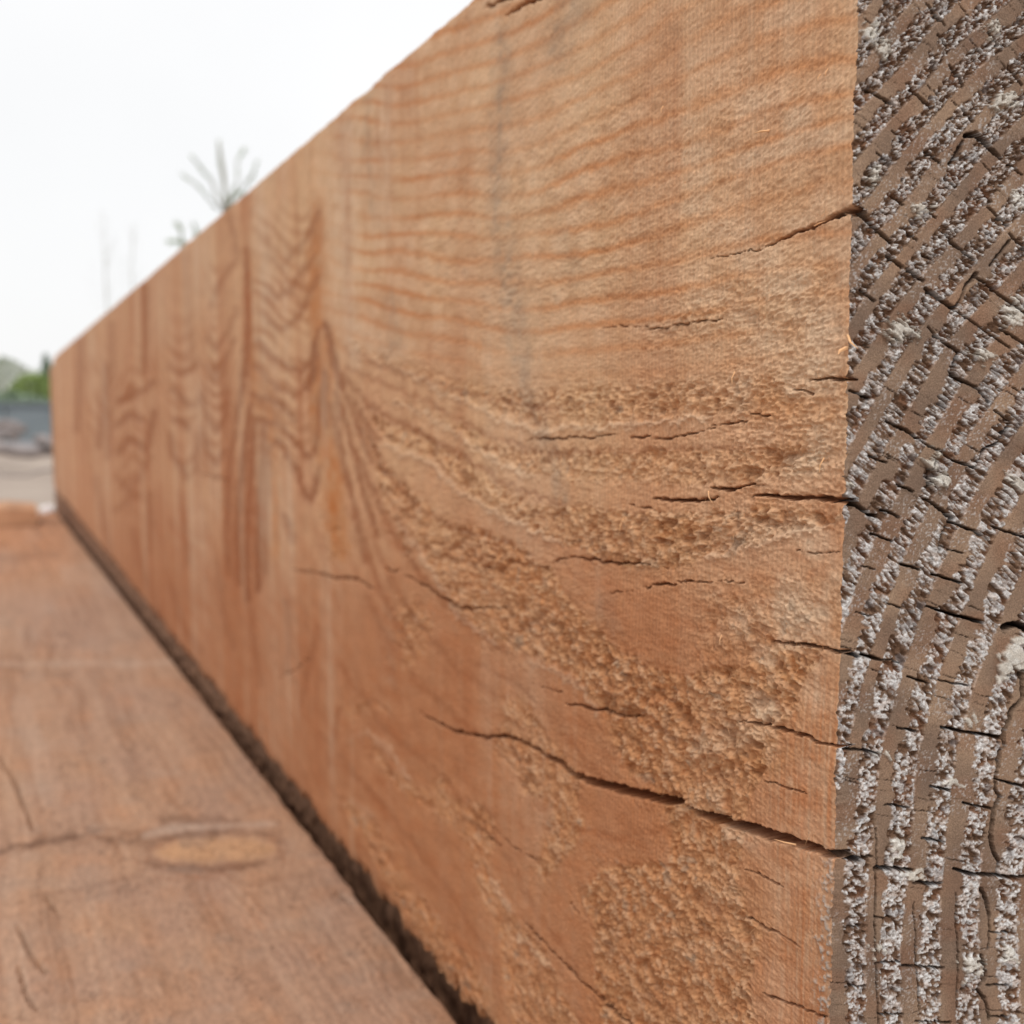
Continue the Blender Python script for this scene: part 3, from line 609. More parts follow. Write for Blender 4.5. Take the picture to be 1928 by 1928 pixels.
wstrip = .43 + .07 * vnoise(ringid * 1.37, ringid * .7, 105)
tp = tphase + jag * sst(.25, .5, tphase)
# torn earlywood between the smooth latewood strips
brk = vnoise(UE / 34, VE / 34, 106) + .5 * vnoise(UE / 14, VE / 14, 107)
tp = tp + .16 * np.clip(brk, -.6, 1) * sst(.2, .45, tphase)
E_t = sst(wstrip - .05, wstrip + .07, tp) * (1 - sst(.94, .99, tphase + .35 * jag))
fxe = UE / sc_l; fye = VE / sc_l
e0 = vnoise(fxe / 26, fye / 26, 110); e1 = vnoise(fxe / 12 + .6 * e0, fye / 12 + .6 * e0, 111); e2 = vnoise(fxe / 6.2 + .4 * e1, fye / 6.2, 112); e3 = vnoise(fxe / 3.6, fye / 3.6, 113)
lum = .45 * e1 + .55 * e2 + .42 * e3 + .22 * e0
pit = sst(.08, .42, -(.5 * vnoise(fxe / 13, fye / 13, 114) + .4 * e1 + .35 * e2) - .05 + .16 * (1 - sst(200, 1100, VE)))
he = E_t * (0.14 * lum + 0.06 * bil(e2) + .10 * e3 - 0.04 + .08 * sst(.3, .8, e0)) - E_t * pit * .36
he += (1 - E_t) * (.018 * vnoise(UE / 5, VE / 5, 115) + .05 * vnoise(UE / 40, VE / 40, 116))
he += .25 * vnoise(UE / 220, VE / 220, 117)
# groove at the latewood step
he -= .22 * np.exp(-((tphase - .985) / .02) ** 2) * sst(-.2, .3, vnoise(ARC / 60, ringid, 118)) 
ECR = [
 [(1596, 394, 9), (1625, 404, 10), (1650, 430, 8), (1680, 456, 6)], [(1672, 480, 7), (1700, 503, 7)], [(1712, 508, 6), (1740, 528, 7)], [(1744, 543, 6), (1770, 562, 8), (1800, 582, 10)],
 [(1800, 582, 8), (1812, 560, 5), (1822, 535, 6), (1838, 516, 10)], [(1838, 522, 4), (1860, 534, 6), (1878, 552, 5), (1928, 592, 4)], [(1800, 582, 3), (1850, 620, 3), (1900, 655, 4)],
 [(1602, 734, 4), (1640, 750, 6)], [(1671, 793, 4), (1710, 811, 6), (1737, 830, 4), (1767, 847, 5), (1797, 866, 5), (1841, 882, 5)],
 [(1841, 882, 5), (1852, 847, 6), (1870, 838, 5), (1880, 832, 6), (1895, 805, 8), (1903, 796, 6)], [(1903, 796, 4), (1872, 772, 4)], [(1862, 757, 4), (1838, 729, 5), (1795, 706, 6)], [(1795, 706, 6), (1800, 680, 6), (1808, 663, 5)],
 [(1808, 663, 5), (1780, 645, 5), (1750, 615, 3)], [(1530 + 90, 640, 1), (1640, 655, 2)],
 [(1590, 945, 10), (1615, 952, 9), (1640, 970, 7), (1655, 972, 8)], [(1665, 960, 6), (1695, 974, 5)], [(1747, 940, 5), (1775, 960, 8), (1795, 975, 9), (1790, 985, 8), (1775, 1010, 5), (1770, 1040, 4)], [(1795, 984, 5), (1840, 1002, 5), (1850, 1010, 2)],
 [(1750, 920, 5), (1752, 895, 5), (1762, 865, 3)], [(1872, 992, 4), (1928, 1012, 5), (1970, 1026, 5)],
 [(1590, 1228, 8), (1620, 1237, 7)], [(1623, 1231, 6), (1660, 1243, 5), (1680, 1243, 3), (1693, 1250, 2)], [(1708, 1273, 4), (1748, 1286, 4)],
 [(1745, 1142, 4), (1790, 1156, 7), (1850, 1172, 8)], [(1890, 1180, 16), (1915, 1175, 14), (1945, 1190, 10)], [(1668, 1135, 2), (1700, 1145, 3)],
 [(1590, 1410, 5), (1612, 1412, 5), (1652, 1417, 5)], [(1690, 1370, 4), (1725, 1378, 5)], [(1771, 1369, 5), (1820, 1378, 6), (1880, 1387, 6)],
 [(1922, 1263, 8), (1922, 1315, 7), (1903, 1335, 9), (1895, 1365, 7), (1886, 1378, 8), (1889, 1404, 7), (1881, 1414, 7), (1877, 1439, 7), (1872, 1464, 6), (1872, 1485, 7), (1880, 1500, 7), (1868, 1522, 8), (1862, 1574, 9), (1868, 1603, 8), (1878, 1620, 6), (1876, 1642, 6)],
 [(1875, 1468, 4), (1928, 1480, 5)], [(1750, 1480, 4), (1785, 1487, 5)], [(1665, 1514, 4), (1708, 1519, 4)], [(1810, 1510, 4), (1862, 1521, 5)], [(1740, 1300 - 25, 1), (1780, 1283, 3), (1822, 1291, 3)],
 [(1590, 1612, 12), (1615, 1618, 12), (1640, 1612, 6)], [(1648, 1634, 11), (1685, 1636, 9), (1718, 1638, 5)], [(1722, 1660, 8), (1748, 1664, 9), (1772, 1663, 7)], [(1797, 1635, 6), (1830, 1646, 8), (1870, 1647, 8), (1900, 1652, 8), (1940, 1650, 6), (1980, 1655, 6)],
 [(1733, 1577, 5), (1772, 1584, 5)], [(1848, 1673, 5), (1858, 1698, 8), (1862, 1725, 4), (1863, 1760, 4), (1862, 1787, 5)], [(1848, 1800, 6), (1854, 1820, 5), (1857, 1840, 6), (1840, 1862, 6), (1854, 1880, 5), (1862, 1920, 5)],
 [(1648, 1728, 4), (1680, 1728, 3)], [(1590, 1745, 2), (1625, 1746, 3)], [(1648, 1814, 4), (1695, 1812, 5)], [(1700, 1820, 5), (1778, 1823, 5)], [(1655, 1910, 4), (1700, 1910, 5)], [(1725, 1924, 4), (1790, 1926, 5)], [(1862, 1755, 3), (1905, 1756, 4)], [(1858, 1855, 4), (1895, 1855, 5)], [(1860, 1915, 4), (1895, 1914, 4)], [(1590, 1858, 3), (1630, 1856, 3)],
 [(1648, 1560, 2), (1648, 1640, 2.5), (1647, 1730, 3), (1650, 1850, 3), (1655, 1930, 3)], [(1722, 1700, 2), (1726, 1800, 3), (1732, 1900, 3)], [(1800, 1680, 2), (1805, 1800, 3), (1803, 1900, 3)],
 [(1820, 255, 10), (1838, 252, 12), (1855, 263, 10), (1875, 287, 9), (1885, 298, 8)], [(1792, 308, 9), (1802, 295, 9), (1812, 275, 9), (1816, 265, 6)], [(1748, 284, 5), (1772, 306, 5)],
 [(1745, 5, 4), (1760, 22, 5), (1780, 48, 3)], [(1768, 65, 4), (1785, 88, 3)], [(1715, 165, 6), (1755, 200, 7)], [(1790, 122, 4), (1810, 145, 5), (1815, 162, 5)], [(1900, 125, 5), (1925, 160, 5)], [(1862, 62, 5), (1880, 85, 4)], [(1815, 205, 5), (1835, 228, 5)],
 [(1632, 168, 5), (1680, 195, 6)], [(1680, 244, 2.5), (1705, 268, 3)], [(1652, 288, 2.5), (1672, 304, 3)], [(1903, 308, 4), (1925, 330, 4)], [(1850, 360, 5), (1865, 380, 5), (1860, 390, 4), (1895, 425, 6)], [(1780, 335, 3), (1800, 352, 4)], [(1740, 390, 4), (1762, 410, 4)], [(1683, 368, 3), (1702, 385, 4)],
 [(1706, 434, 4), (1728, 453, 4)], [(1778, 438, 4), (1795, 458, 6), (1820, 478, 4), (1835, 490, 4)], [(1900, 440, 5), (1930, 470, 5)], [(1900, 452, 6), (1880, 480, 5), (1865, 500, 5)], [(1745, 482, 2), (1762, 492, 2)], [(1622, 545, 4), (1648, 566, 5)], [(1760, 630, 5), (1810, 662, 5)], [(1885, 620, 4), (1928, 650, 5)],
 [(1637, 857, 4), (1672, 872, 4)], [(1690, 912, 4), (1722, 926, 5)], [(1640, 1005, 5), (1682, 1020, 4)], [(1697, 1062, 5), (1732, 1072, 5)], [(1757, 1082, 5), (1815, 1098, 5)], [(1622, 1065, 2), (1650, 1074, 3)], [(1775, 1030, 2), (1815, 1042, 3)], [(1612, 1152, 2), (1640, 1160, 3)],
]
jue = .9 * vnoise(UE / 14, VE / 14, 131) + 1.2 * vnoise(UE / 5, VE / 5, 132); jve = .9 * vnoise(UE / 14, VE / 14, 133) + 1.2 * vnoise(UE / 5, VE / 5, 134)
rng = random.Random(7)
def gradphi(u, v):
    gx = float(phi_e(u + 1., v) - phi_e(u - 1., v)); gy = float(phi_e(u, v + 1.) - phi_e(u, v - 1.)); g = math.hypot(gx, gy)
    return gx / g, gy / g, g / 2
for _ in range(170):                       # hairline radial checks crossing single latewood strips
    u = rng.uniform(1590, 2150 if rng.random() < .3 else 1960); v = rng.uniform(-60, 1990)
    gx, gy, g = gradphi(u, v)
    k = (float(phi_e(u, v)) + off) % 1.0
    st = -k / g - 2; ln = (.48 + rng.uniform(0, .12)) / g
    w = rng.choice([.3, .6, .9, 1.8])
    a = rng.uniform(-.12, .12)
    p = [(u + gx * (st + ln * t) - gy * a * ln * t, v + gy * (st + ln * t) + gx * a * ln * t, w * (1 if 0 < t < 1 else .5)) for t in (0, .5, 1)]
    ECR.append(p)
ecr = np.full(UE.shape, 50., np.float32)
for c in ECR:
    ecr = np.minimum(ecr, seg_field(UE + jue, VE + jve, c, 10))
ecut = 1 - sst(-1.3, 1.3, ecr + 1.15)
he = he + .22 * E_t * vnoise(UE / 2.6, VE / 2.6, 119) * .35
he = he - 3.0 * ecut
# colours of the end face
stripc = lin(156, 130, 108); dirt = lin(106, 80, 62); white = lin(214, 213, 213); rust = lin(128, 84, 58); blug = lin(128, 128, 132); pinkw = lin(190, 166, 150)
fine_n = vnoise(UE / 3.0, VE / 3.0, 141)
ce = np.broadcast_to(stripc, UE.shape + (3,)).copy()
ce = mixc(ce, np.broadcast_to(lin(118, 98, 84), ce.shape), .5 + .5 * vnoise(UE / 70, VE / 70, 142))
ce = mixc(ce, np.broadcast_to(rust, ce.shape), .35 * np.clip(vnoise(UE / 45, VE / 45, 143) + .1, 0, 1))
ce = mixc(ce, np.broadcast_to(dirt, ce.shape), np.clip(E_t * (.50 + .6 * pit), 0, 1))
ce = mixc(ce, np.broadcast_to(rust, ce.shape), np.clip(E_t * .35 * sst(.2, .6, vnoise(UE / 30, VE / 30, 144)), 0, 1))
amount = .06 + .14 * sst(500, 1500, VE) + .14 * vnoise(UE / 80, VE / 80, 145)
pw = sst(-.02, .34, lum + amount - 1.0 * pit + .1 * fine_n) * sst(.1, .6, E_t)
ce = mixc(ce, np.broadcast_to(white, ce.shape), np.clip(pw * (.78 + .5 * fine_n), 0, 1))
ce = mixc(ce, np.broadcast_to(pinkw, ce.shape), .4 * pw * sst(.1, .6, vnoise(UE / 9, VE / 9, 146)))
ce = mixc(ce, np.broadcast_to(blug, ce.shape), .4 * E_t * sst(.5, .8, vnoise(UE / 20, VE / 20, 147) + .3 * e2))
# light rim of paint at the strip's upper edge, specks of paint on the strips
ce = mixc(ce, np.broadcast_to(pinkw, ce.shape), .65 * np.exp(-((tphase - .965) / .028) ** 2) * sst(-.1, .4, vnoise(ARC / 30, ringid, 148)) * (1 - pit))
ce = mixc(ce, np.broadcast_to(white * .8, ce.shape), .5 * sst(.35, .8, fine_n) * sst(-.2, .6, vnoise(UE / 60, VE / 60, 149)) * (1 - E_t))
BLOB = [(1912, 1245, 24, 20), (1893, 1268, 16, 14), (1832, 1822, 22, 26), (1700, 620, 34, 22), (1735, 395, 26, 14), (1640, 60, 20, 24), (1905, 590, 26, 30), (1850, 670, 26, 12), (1760, 975 - 110, 14, 16), (1770, 905, 18, 22), (1915, 910, 24, 22),
        (1870, 55, 18, 14), (1895, 190, 30, 22), (1665, 90, 18, 20), (1600, 915, 10, 10), (1668, 1425, 16, 8), (1900, 1800, 20, 22), (1830, 1350, 14, 14), (1690, 1590, 16, 24), (1800, 1480, 16, 10), (1720, 1650, 18, 14), (1655, 1790, 16, 14), (1925, 380, 20, 16), (1640, 340, 8, 22), (1650, 320, 10, 14)]
bl = np.zeros(UE.shape, np.float32)
for (bu, bv, ra, rb) in BLOB:
    d = np.hypot((UE + 12 * e1 + 6 * e2 - bu) / ra, (VE + 12 * e0 + 7 * e2 - bv) / rb) + .25 * e3 + .5 * pit
    bl = np.maximum(bl, 1 - sst(.75, 1.0, d))
CH = [(1915, 1205, 16, 10), (1905, 1232, 22, 22), (1888, 1256, 13, 14)]
chp = np.zeros(UE.shape, np.float32)
for (bu, bv, ra, rb) in CH:
    d = np.hypot((UE + 3 * e1 + 2 * e2 - bu) / ra, (VE + 3 * e2 - bv) / rb); chp = np.maximum(chp, 1 - sst(.8, 1.0, d))
bl = np.maximum(bl, chp); ecut = ecut * (1 - chp)
he = he * (1 - .75 * bl * (1 - ecut)) + bl * (.28 + .12 * e1) * (1 - chp) + chp * (.55 + .05 * e1 - he * .25)
ce = mixc(ce, np.broadcast_to(lin(216, 213, 204), ce.shape), bl * .7 * (1 - .6 * ecut))
ce = mixc(ce, np.broadcast_to(lin(52, 36, 28), ce.shape), np.clip(1 - sst(-.6, 2.6, ecr + 1.25), 0, 1))
ce *= (0.92 + .16 * (.5 + .5 * fine_n))[..., None]
tintE = np.clip(ce, 0, .9)

# ---- join the two faces along the corner
hc_L = hL[0]; hc_E = he[0] * .5 - .15 - .15 * sst(.1, .7, vnoise(zme[0] / 2.6, zme[0] * 0, 151)) - .06 * vnoise(zme[0] / .5, zme[0] * 0, 152)
fadeE = np.exp(-(xm - D * 1000) / .8)
PL = np.stack([D - hL / 1000, Sg - (hc_E[None, :] * fadeC) / 1000, Zg], -1)
PE = np.stack([Xg - (hc_L[None, :] * fadeE) / 1000, S0 - (he + (hc_E - he[0])[None, :] * fadeE) / 1000, Zge], -1)
# ragged lower edge
rag = (.8 * vnoise(sm / 2.4, 0 * sm, 155) + .6 * vnoise(sm / 1, 0 * sm, 156) + .9 * vnoise(sm / 11, 0 * sm, 157)) * 1.5
zr = (1 - sst(0, 5, zm - ZB * 1000)) * sst(1.2, 4, (sm - S0 * 1000))
PL[..., 2] += (rag + .6) * zr / 1000
# far upper corner is rounded off
fc = sst(S1 - .14, S1, Sg) ** 2
PL[..., 2] -= fc * .012 * sst(ZT - .05, ZT, Zg)
# close the section: under side, back, top
nx = 6
def extra(x, zfun): return None
lowrow = PL[:, 0]; uprow = PL[:, -1]
ex = []
for t in (1.0, .6, .25, .05):
    r = lowrow.copy(); r[:, 0] = lowrow[:, 0] + (D + WB - lowrow[:, 0]) * t; r[:, 2] = ZB if t > .04 else r[:, 2]; ex.append(r)
exu = []
for t in (.004, .03, .3, .7, 1.0):
    r = uprow.copy(); r[:, 0] = uprow[:, 0] + (D + WB - uprow[:, 0]) * t; r[:, 2] = uprow[:, 2] + (.0006 if t > .02 else .0003); exu.append(r)
bk = []
for t in (.7, .3):
    r = uprow.copy(); r[:, 0] = D + WB; r[:, 2] = ZB + (uprow[:, 2] - ZB) * t; bk.append(r)
PB = np.concatenate([np.stack(ex, 1), PL, np.stack(exu, 1), np.stack(bk, 1)], 1)
padc = lambda A, v: np.concatenate([np.repeat(A[:, :1], 4, 1), A, np.repeat(A[:, -1:], 7, 1)], 1)
tintB = padc(tintL, 0); tornB = padc(torn, 0)
OFF = Vector((D, S0, CAM_H + ZB))

def shift(P, o=OFF):
    Q = P.copy(); Q[..., 2] += CAM_H; Q -= np.array(o); return Q

# the saw leaves about one ridge each 6 px at u=1200
s_a, s_b = on_x(1200, 964, D)[1], on_x(1206.2, 964, D)[1]
SAW_SCALE = 1.0 / (abs(s_a - s_b)) * (2 * math.pi) / 20.0
M_side = mat_wood('sawn_larch', 'side'); M_end = mat_wood('painted_end_grain', 'end'); M_top = mat_wood('sawn_larch_lower', 'top')

beam = empty('timber_beam', OFF)
top(beam, 'large rough sawn timber beam on edge with cracked orange side and white flecked end', 'timber beam')
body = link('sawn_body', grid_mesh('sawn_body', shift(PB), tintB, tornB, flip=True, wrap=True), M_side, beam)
endo = link('end_grain', grid_mesh('end_grain', shift(PE), tintE, np.ones(UE.shape), flip=False), M_end, beam)
endo['label'] = 'brown end grain with grey strips of growth rings and white paint flecks'
cv = []; cf = []
box(cv, cf, D + .002 - OFF[0], D + WB - .001 - OFF[0], S1 - .004 - OFF[1], S1 + .0008 - OFF[1], ZB + .001 - OFF[2] + CAM_H, ZT - .012 - OFF[2] + CAM_H)
M_fibre = mat_plain('torn_fibre', lin(226, 178, 132), .8, .15, 900)
link('far_end', py_mesh('far_end', cv, cf), M_fibre, beam)

# loose fibres standing off the torn bands and the cracks
rs = np.random.RandomState(5)
FV = []; FF = []
flat_p = (torn * (1 + 2 * (np.abs(crack - 2) < 3)) + .12) * (V > -40) * (V < 1960) * (U > 900) * (Zg > ZB + .002) * (cut < .2)
pr = flat_p.ravel(); pr = pr / pr.sum()
pick = rs.choice(len(pr), 3600, p=pr)
for k in pick:
    i, j = divmod(int(k), NR)
    p = PL[i, j].copy(); p[2] += CAM_H; p -= np.array(OFF)
    ln = rs.uniform(.3, 1.0) * .001 * (1.7 if rs.rand() < .12 else 1)
    an = rs.normal(0.25, .9)
    d = np.array([-rs.uniform(.15, .8), -math.cos(an), math.sin(an)]); d /= np.linalg.norm(d)
    c = np.array([-rs.uniform(0, .5), rs.uniform(-.5, .5), rs.uniform(-.3, .6)])
    w = rs.uniform(.011, .024) * .001
    pts = [p, p + d * ln * .5 + c * ln * .08, p + d * ln + c * ln * .35]
    tube(FV, FF, pts, [w, w * .8, w * .25], 3)
fo = link('wood_fibre', py_mesh('wood_fibre', FV, FF), M_fibre, beam); fo['kind'] = 'stuff'
# few stout splinters on the arris and in the cracks
for (u, v, du, dv, out, w) in [(1594, 632, 26, 26, .0012, .00016), (1592, 655, -8, 14, .0014, .00022), (1535, 425, 28, -8, .0006, .00010), (1335, 925, 18, 22, .0009, .00010), (1553, 862, 0, 28, .0008, .00010), (1250, 200, 2, 14, .0006, .0001),
                               (1500, 1590, -34, -12, .0007, .00012), (1385, 700, 3, 24, .0008, .0001), (1175, 975, -3, 30, .0006, .00012), (1360, 1195, 3, 20, .0006, .00007), (1450, 246, -18, 6, .0009, .00014), (1560, 130, 2, 16, .0006, .00006), (1546, 140, 2, 14, .0006, .00006)]:
    a = on_x(u, v, D); b = on_x(u + du, v + dv, D)
    a = a + np.array([-.0001, 0, CAM_H]) - np.array(OFF); b = b + np.array([-out, 0, CAM_H]) - np.array(OFF)
    if u > 1590: b[1] -= out * .8; a[1] -= .0003
    sv_ = []; sf_ = []
    mid = (a + b) / 2 + np.array([-out * .3, 0, 0])
    tube(sv_, sf_, [a, mid, b], [w, w * .8, w * .15], 5)
    link('splinter', py_mesh('splinter', sv_, sf_), M_fibre, beam)

# ------------------------------------------------------------------ the lower beam beside it (flat top in view)
XG = D - .004
a0 = on_x(862, 1928, XG); a1 = on_x(105, 964, XG)
zL0, zL1, yL0, yL1 = a0[2], a1[2], a0[1], a1[1]
print('left beam z', zL0, zL1, yL0, yL1, 'ZB', ZB)
slope = (zL1 - zL0) / (yL1 - yL0)
def ztop(y): return zL0 + slope * (y - yL0)
yn = 0.02; yf = yL1 * 1.0
# rows even in image height of a point left of the gap
NY, NX = 430, 400
ys = [];
vs = np.linspace(2080, 962, NY)
for v in vs:
    k = (v - PP) / F
    # x fixed at XG-0.05; solve y for v on the sloping top
    X = XG - .03
    A1 = X * W2C[1, 0]; A2 = X * W2C[2, 0]; c = zL0 - slope * yL0
    # (A1 + y*W11 + (c+slope*y)*W12) = k*(A2 + y*W21 + (c+slope*y)*W22)
    y_ = (k * (A2 + c * W2C[2, 2]) - A1 - c * W2C[1, 2]) / (W2C[1, 1] + slope * W2C[1, 2] - k * (W2C[2, 1] + slope * W2C[2, 2]))
    ys.append(y_)
ys = np.array(ys); 
ok = (ys > 0.005) & (ys < yf); ys = ys[ok]; ys = np.concatenate([ys, [yf]]); NY = len(ys)
print('rows', NY, ys[0], ys[-1])
WL = .30
xs = np.concatenate([XG - np.linspace(0, .10, 230), XG - .10 - np.linspace(0, WL - .10, 90)[1:]])
XX, YY = np.meshgrid(xs, ys, indexing='ij')
Ul, Vl = proj(XX, YY, ztop(YY))
xl, yl = XX * 1000, YY * 1000
hl = .05 * vnoise(xl / 2, yl / 9, 201) + .12 * vnoise(xl / 12, yl / 22, 202) + .03 * vnoise(xl / 1.2, yl / 3, 203)
d1 = poly_field(Ul, Vl, [(285, 1600), (330, 1580), (400, 1572), (480, 1574), (525, 1590), (520, 1608), (470, 1622), (390, 1630), (320, 1625), (290, 1612)])
d1 = d1 + 3 * vnoise(Ul / 18, Vl / 5, 265); knot = 1 - sst(-16, 6, d1); kring = np.exp(-((d1 - 6) / 7) ** 2)
LCR = [[(-40, 1380, 3), (0, 1425, 4), (30, 1475, 5), (62, 1560, 4)], [(33, 1745, 4), (60, 1800, 5), (86, 1830, 4)], [(36, 1820, 4), (48, 1870, 5), (68, 1900, 4)], [(85, 1690, 2), (105, 1715, 3)], [(635, 1680, 3), (660, 1698, 4)]]
lc = np.full(Ul.shape, 50., np.float32)
for c in LCR: lc = np.minimum(lc, seg_field(Ul + 2 * vnoise(Ul / 9, Vl / 9, 211), Vl, c, 12))
lcut = 1 - sst(-1.5, 2, lc)
STAIN = [(.8, [(-30, 1612, 10), (40, 1590, 12), (110, 1578, 12), (190, 1562, 10)]), (.55, [(190, 1580, 12), (240, 1585, 16), (300, 1578, 10), (400, 1566, 5), (520, 1572, 5)]), (.45, [(300, 1540, 14), (380, 1545, 16), (450, 1545, 10)]),
         (.5, [(270, 1625, 10), (330, 1635, 12), (420, 1640, 12), (500, 1625, 8)]), (.35, [(60, 1690, 8), (180, 1665, 8), (280, 1640, 7)]), (.3, [(120, 1700, 8), (220, 1675, 8), (300, 1655, 6)]), (.3, [(470, 1660, 6), (560, 1650, 6), (620, 1640, 4)]), (.3, [(-10, 1255, 5), (60, 1270, 6), (130, 1272, 4)]),
         (.45, [(-20, 1052, 10), (60, 1050, 10), (110, 1040, 6)]), (.4, [(-20, 1065 + 12, 6), (40, 1080, 5)]), (.35, [(-20, 975, 10), (70, 985, 14), (110, 985, 8)]), (.2, [(180, 1270, 30), (240, 1400, 30), (260, 1500, 26)])]
stn = np.zeros(Ul.shape, np.float32)
for st, l in STAIN:
    d = seg_field(Ul + 8 * vnoise(Ul / 22, Vl / 12, 221) + 4 * vnoise(Ul / 7, Vl / 5, 222), Vl + 5 * vnoise(Ul / 14, Vl / 9, 223), l, 22); stn = np.maximum(stn, st * (1 - sst(-6, 6, d)))
LPALE = [(.55, [(-20, 1252, 5), (150, 1250, 7), (340, 1248, 7)]), (.8, [(272, 1572, 6), (330, 1558, 12), (420, 1556, 7), (520, 1552, 4)]), (.3, [(130, 1080, 30), (220, 1110, 30)]), (.25, [(40, 1330, 40), (100, 1500, 40)])]
lp = np.zeros(Ul.shape, np.float32)
for st, l in LPALE:
    d = seg_field(Ul, Vl + 4 * vnoise(Ul / 20, Vl / 9, 224), l, 40); lp = np.maximum(lp, st * (1 - sst(-5, 7, d)))
# ring lines at the right of the knot, running away with the beam
rl = .5 + .5 * np.cos(2 * math.pi * ((Ul - .62 * (Vl - 1550)) / 24 + .7 * vnoise(Ul / 60, Vl / 60, 231)))
wr = sst(1640, 1700, Vl + .25 * (Ul - 500)) * sst(400, 560, Ul - .5 * (Vl - 1700)) * (.5 + .5 * vnoise(Ul / 30, Vl / 30, 232)) + .6 * sst(330, 420, Ul) * sst(1380, 1440, Vl) * (1 - sst(1500, 1550, Vl))
spk = sst(.55, .8, vnoise(Ul / 5.5, Vl / 4.5, 233) * .8 + .45 * vnoise(Ul / 40, Vl / 40, 234))
hl = hl - 3 * lcut - .25 * stn + .12 * kring - .15 * rl * wr + .25 * lp
lb = lin(174, 137, 110); lb2 = lin(166, 133, 112); lb3 = lin(180, 128, 92)
cl = np.broadcast_to(lb, Ul.shape + (3,)).copy()
cl = mixc(cl, np.broadcast_to(lb2, cl.shape), .5 + .5 * vnoise(Ul / 80, Vl / 60, 241))
cl = mixc(cl, np.broadcast_to(lb3, cl.shape), np.clip(.9 * (1 - sst(1000, 1160, Vl)) * (1 - sst(60, 170, Ul - .3 * (Vl - 960))) + .35 * np.clip(vnoise(Ul / 40, Vl / 30, 242), 0, 1), 0, 1))
kd = np.exp(-(np.maximum(d1, 0) / 60) ** 2)
gx_ = xl + 9 * kd * np.sign(Vl - 1600) * 0 + 3 * vnoise(xl / 30, yl / 60, 260)
warp = (Vl - 1600) * kd * .05
side_ = np.where(Ul > 405, 1., -1.)
warp = warp + 7 * side_ * np.exp(-((Vl - 1600) / 55.) ** 2) * np.exp(-((Ul - 405) / 170.) ** 2)
gl = .5 * vnoise((gx_ + warp) / 1.6, yl / 70, 261) + .5 * vnoise((gx_ + warp) / 4.2, yl / 120, 262) + .35 * vnoise((gx_ + warp) / .8, yl / 40, 263)
cl = mixc(cl, np.broadcast_to(lin(136, 96, 70), cl.shape), np.clip(.42 * sst(.1, .7, gl) * (.5 + .6 * sst(-.3, .5, vnoise(Ul / 70, Vl / 50, 276))), 0, 1))
cl = mixc(cl, np.broadcast_to(lin(206, 176, 152), cl.shape), np.clip(.16 * sst(.1, .8, -gl), 0, 1))
brn = np.exp(-((Vl - 1572 + .05 * (Ul - 200)) / 20) ** 2) * sst(-40, 60, Ul) * (1 - sst(330, 560, Ul)) * (.5 + .6 * vnoise(Ul / 26, Vl / 8, 277))
cl = mixc(cl, np.broadcast_to(lin(124, 84, 58), cl.shape), np.clip(.6 * brn, 0, 1))
fl = np.clip(.5 + .5 * np.cos(2 * math.pi * (d1 / 17 + .5 * vnoise(Ul / 40, Vl / 14, 264))), 0, 1) * np.exp(-np.maximum(d1, 0) / 38) * (d1 > 0) * sst(1560, 1600, Vl)
cl = mixc(cl, np.broadcast_to(lin(140, 92, 62), cl.shape), np.clip(.8 * fl * (.5 + .6 * vnoise(Ul / 30, Vl / 12, 271)), 0, 1))
cl = mixc(cl, np.broadcast_to(lin(200, 156, 116), cl.shape), knot * .75)
cl = mixc(cl, np.broadcast_to(lin(112, 72, 48), cl.shape), np.clip(.5 * kring * (.6 + .5 * vnoise(Ul / 25, Vl / 9, 270)) + .3 * knot * sst(.1, .7, vnoise(Ul / 20, Vl / 3, 244)) + .12 * knot * (.5 + .5 * np.cos(d1 / 2.2)), 0, 1))
cl = mixc(cl, np.broadcast_to(lin(96, 66, 50), cl.shape), np.clip(stn * (.8 + .4 * vnoise(Ul / 10, Vl / 7, 243)), 0, 1) * .95)
cl = mixc(cl, np.broadcast_to(lin(104, 78, 62), cl.shape), np.clip(.35 * rl * wr + .4 * spk, 0, 1))
cl = mixc(cl, np.broadcast_to(lin(188, 164, 146), cl.shape), np.clip(lp, 0, 1) * .7)
cl = mixc(cl, np.broadcast_to(lin(160, 146, 134), cl.shape), .14 * sst(.3, .7, vnoise(Ul / 60, Vl / 26, 245)))
xsaw = vnoise(xl * .02, yl / 1.6, 272) + .6 * vnoise(xl * .03, yl / .7, 273)
cl *= (1 + .035 * xsaw)[..., None]
cl *= (.93 + .07 * vnoise(Ul / 7, Vl / 7, 246))[..., None]
rnd = np.exp(-(XG * 1000 - xl) / .8)
PT = np.stack([XX + (.0004 * vnoise(yl / 6, 0 * yl, 250)) * rnd, YY, ztop(YY) + hl / 1000 - .0006 * rnd - .0006 * np.exp(-(yf * 1000 - yl) / 3)], -1)
lo_off = Vector((XG - WL, yn, CAM_H + zL0 - .12))
low = empty('lower_timber_beam', lo_off)
top(low, 'lower sawn timber beam lying flat at the left with a round orange knot on top', 'timber beam')
s0_, s1_ = PT[0].copy(), PT[-1].copy()
def drop(r, z, f):
    q = r.copy(); q[:, 2] = ztop(r[:, 1]) - z; q[:, 0] += f; return q
PTB = np.concatenate([drop(s1_, .12, 0)[None], drop(s1_, .002, 0)[None], PT[::-1], drop(s0_, .0015, .0003)[None], drop(s0_, .05, .0004)[None], drop(s0_, .12, 0)[None]], 0)
clp = np.concatenate([cl[-1:], cl[-1:], cl[::-1], cl[:1], cl[:1], cl[:1]], 0)
link('sawn_body', grid_mesh('lower_body', shift(PTB, lo_off), np.clip(clp, 0, .9), np.zeros(clp.shape[:2]), flip=False, wrap=False), M_top, low)
cv = []; cf = []
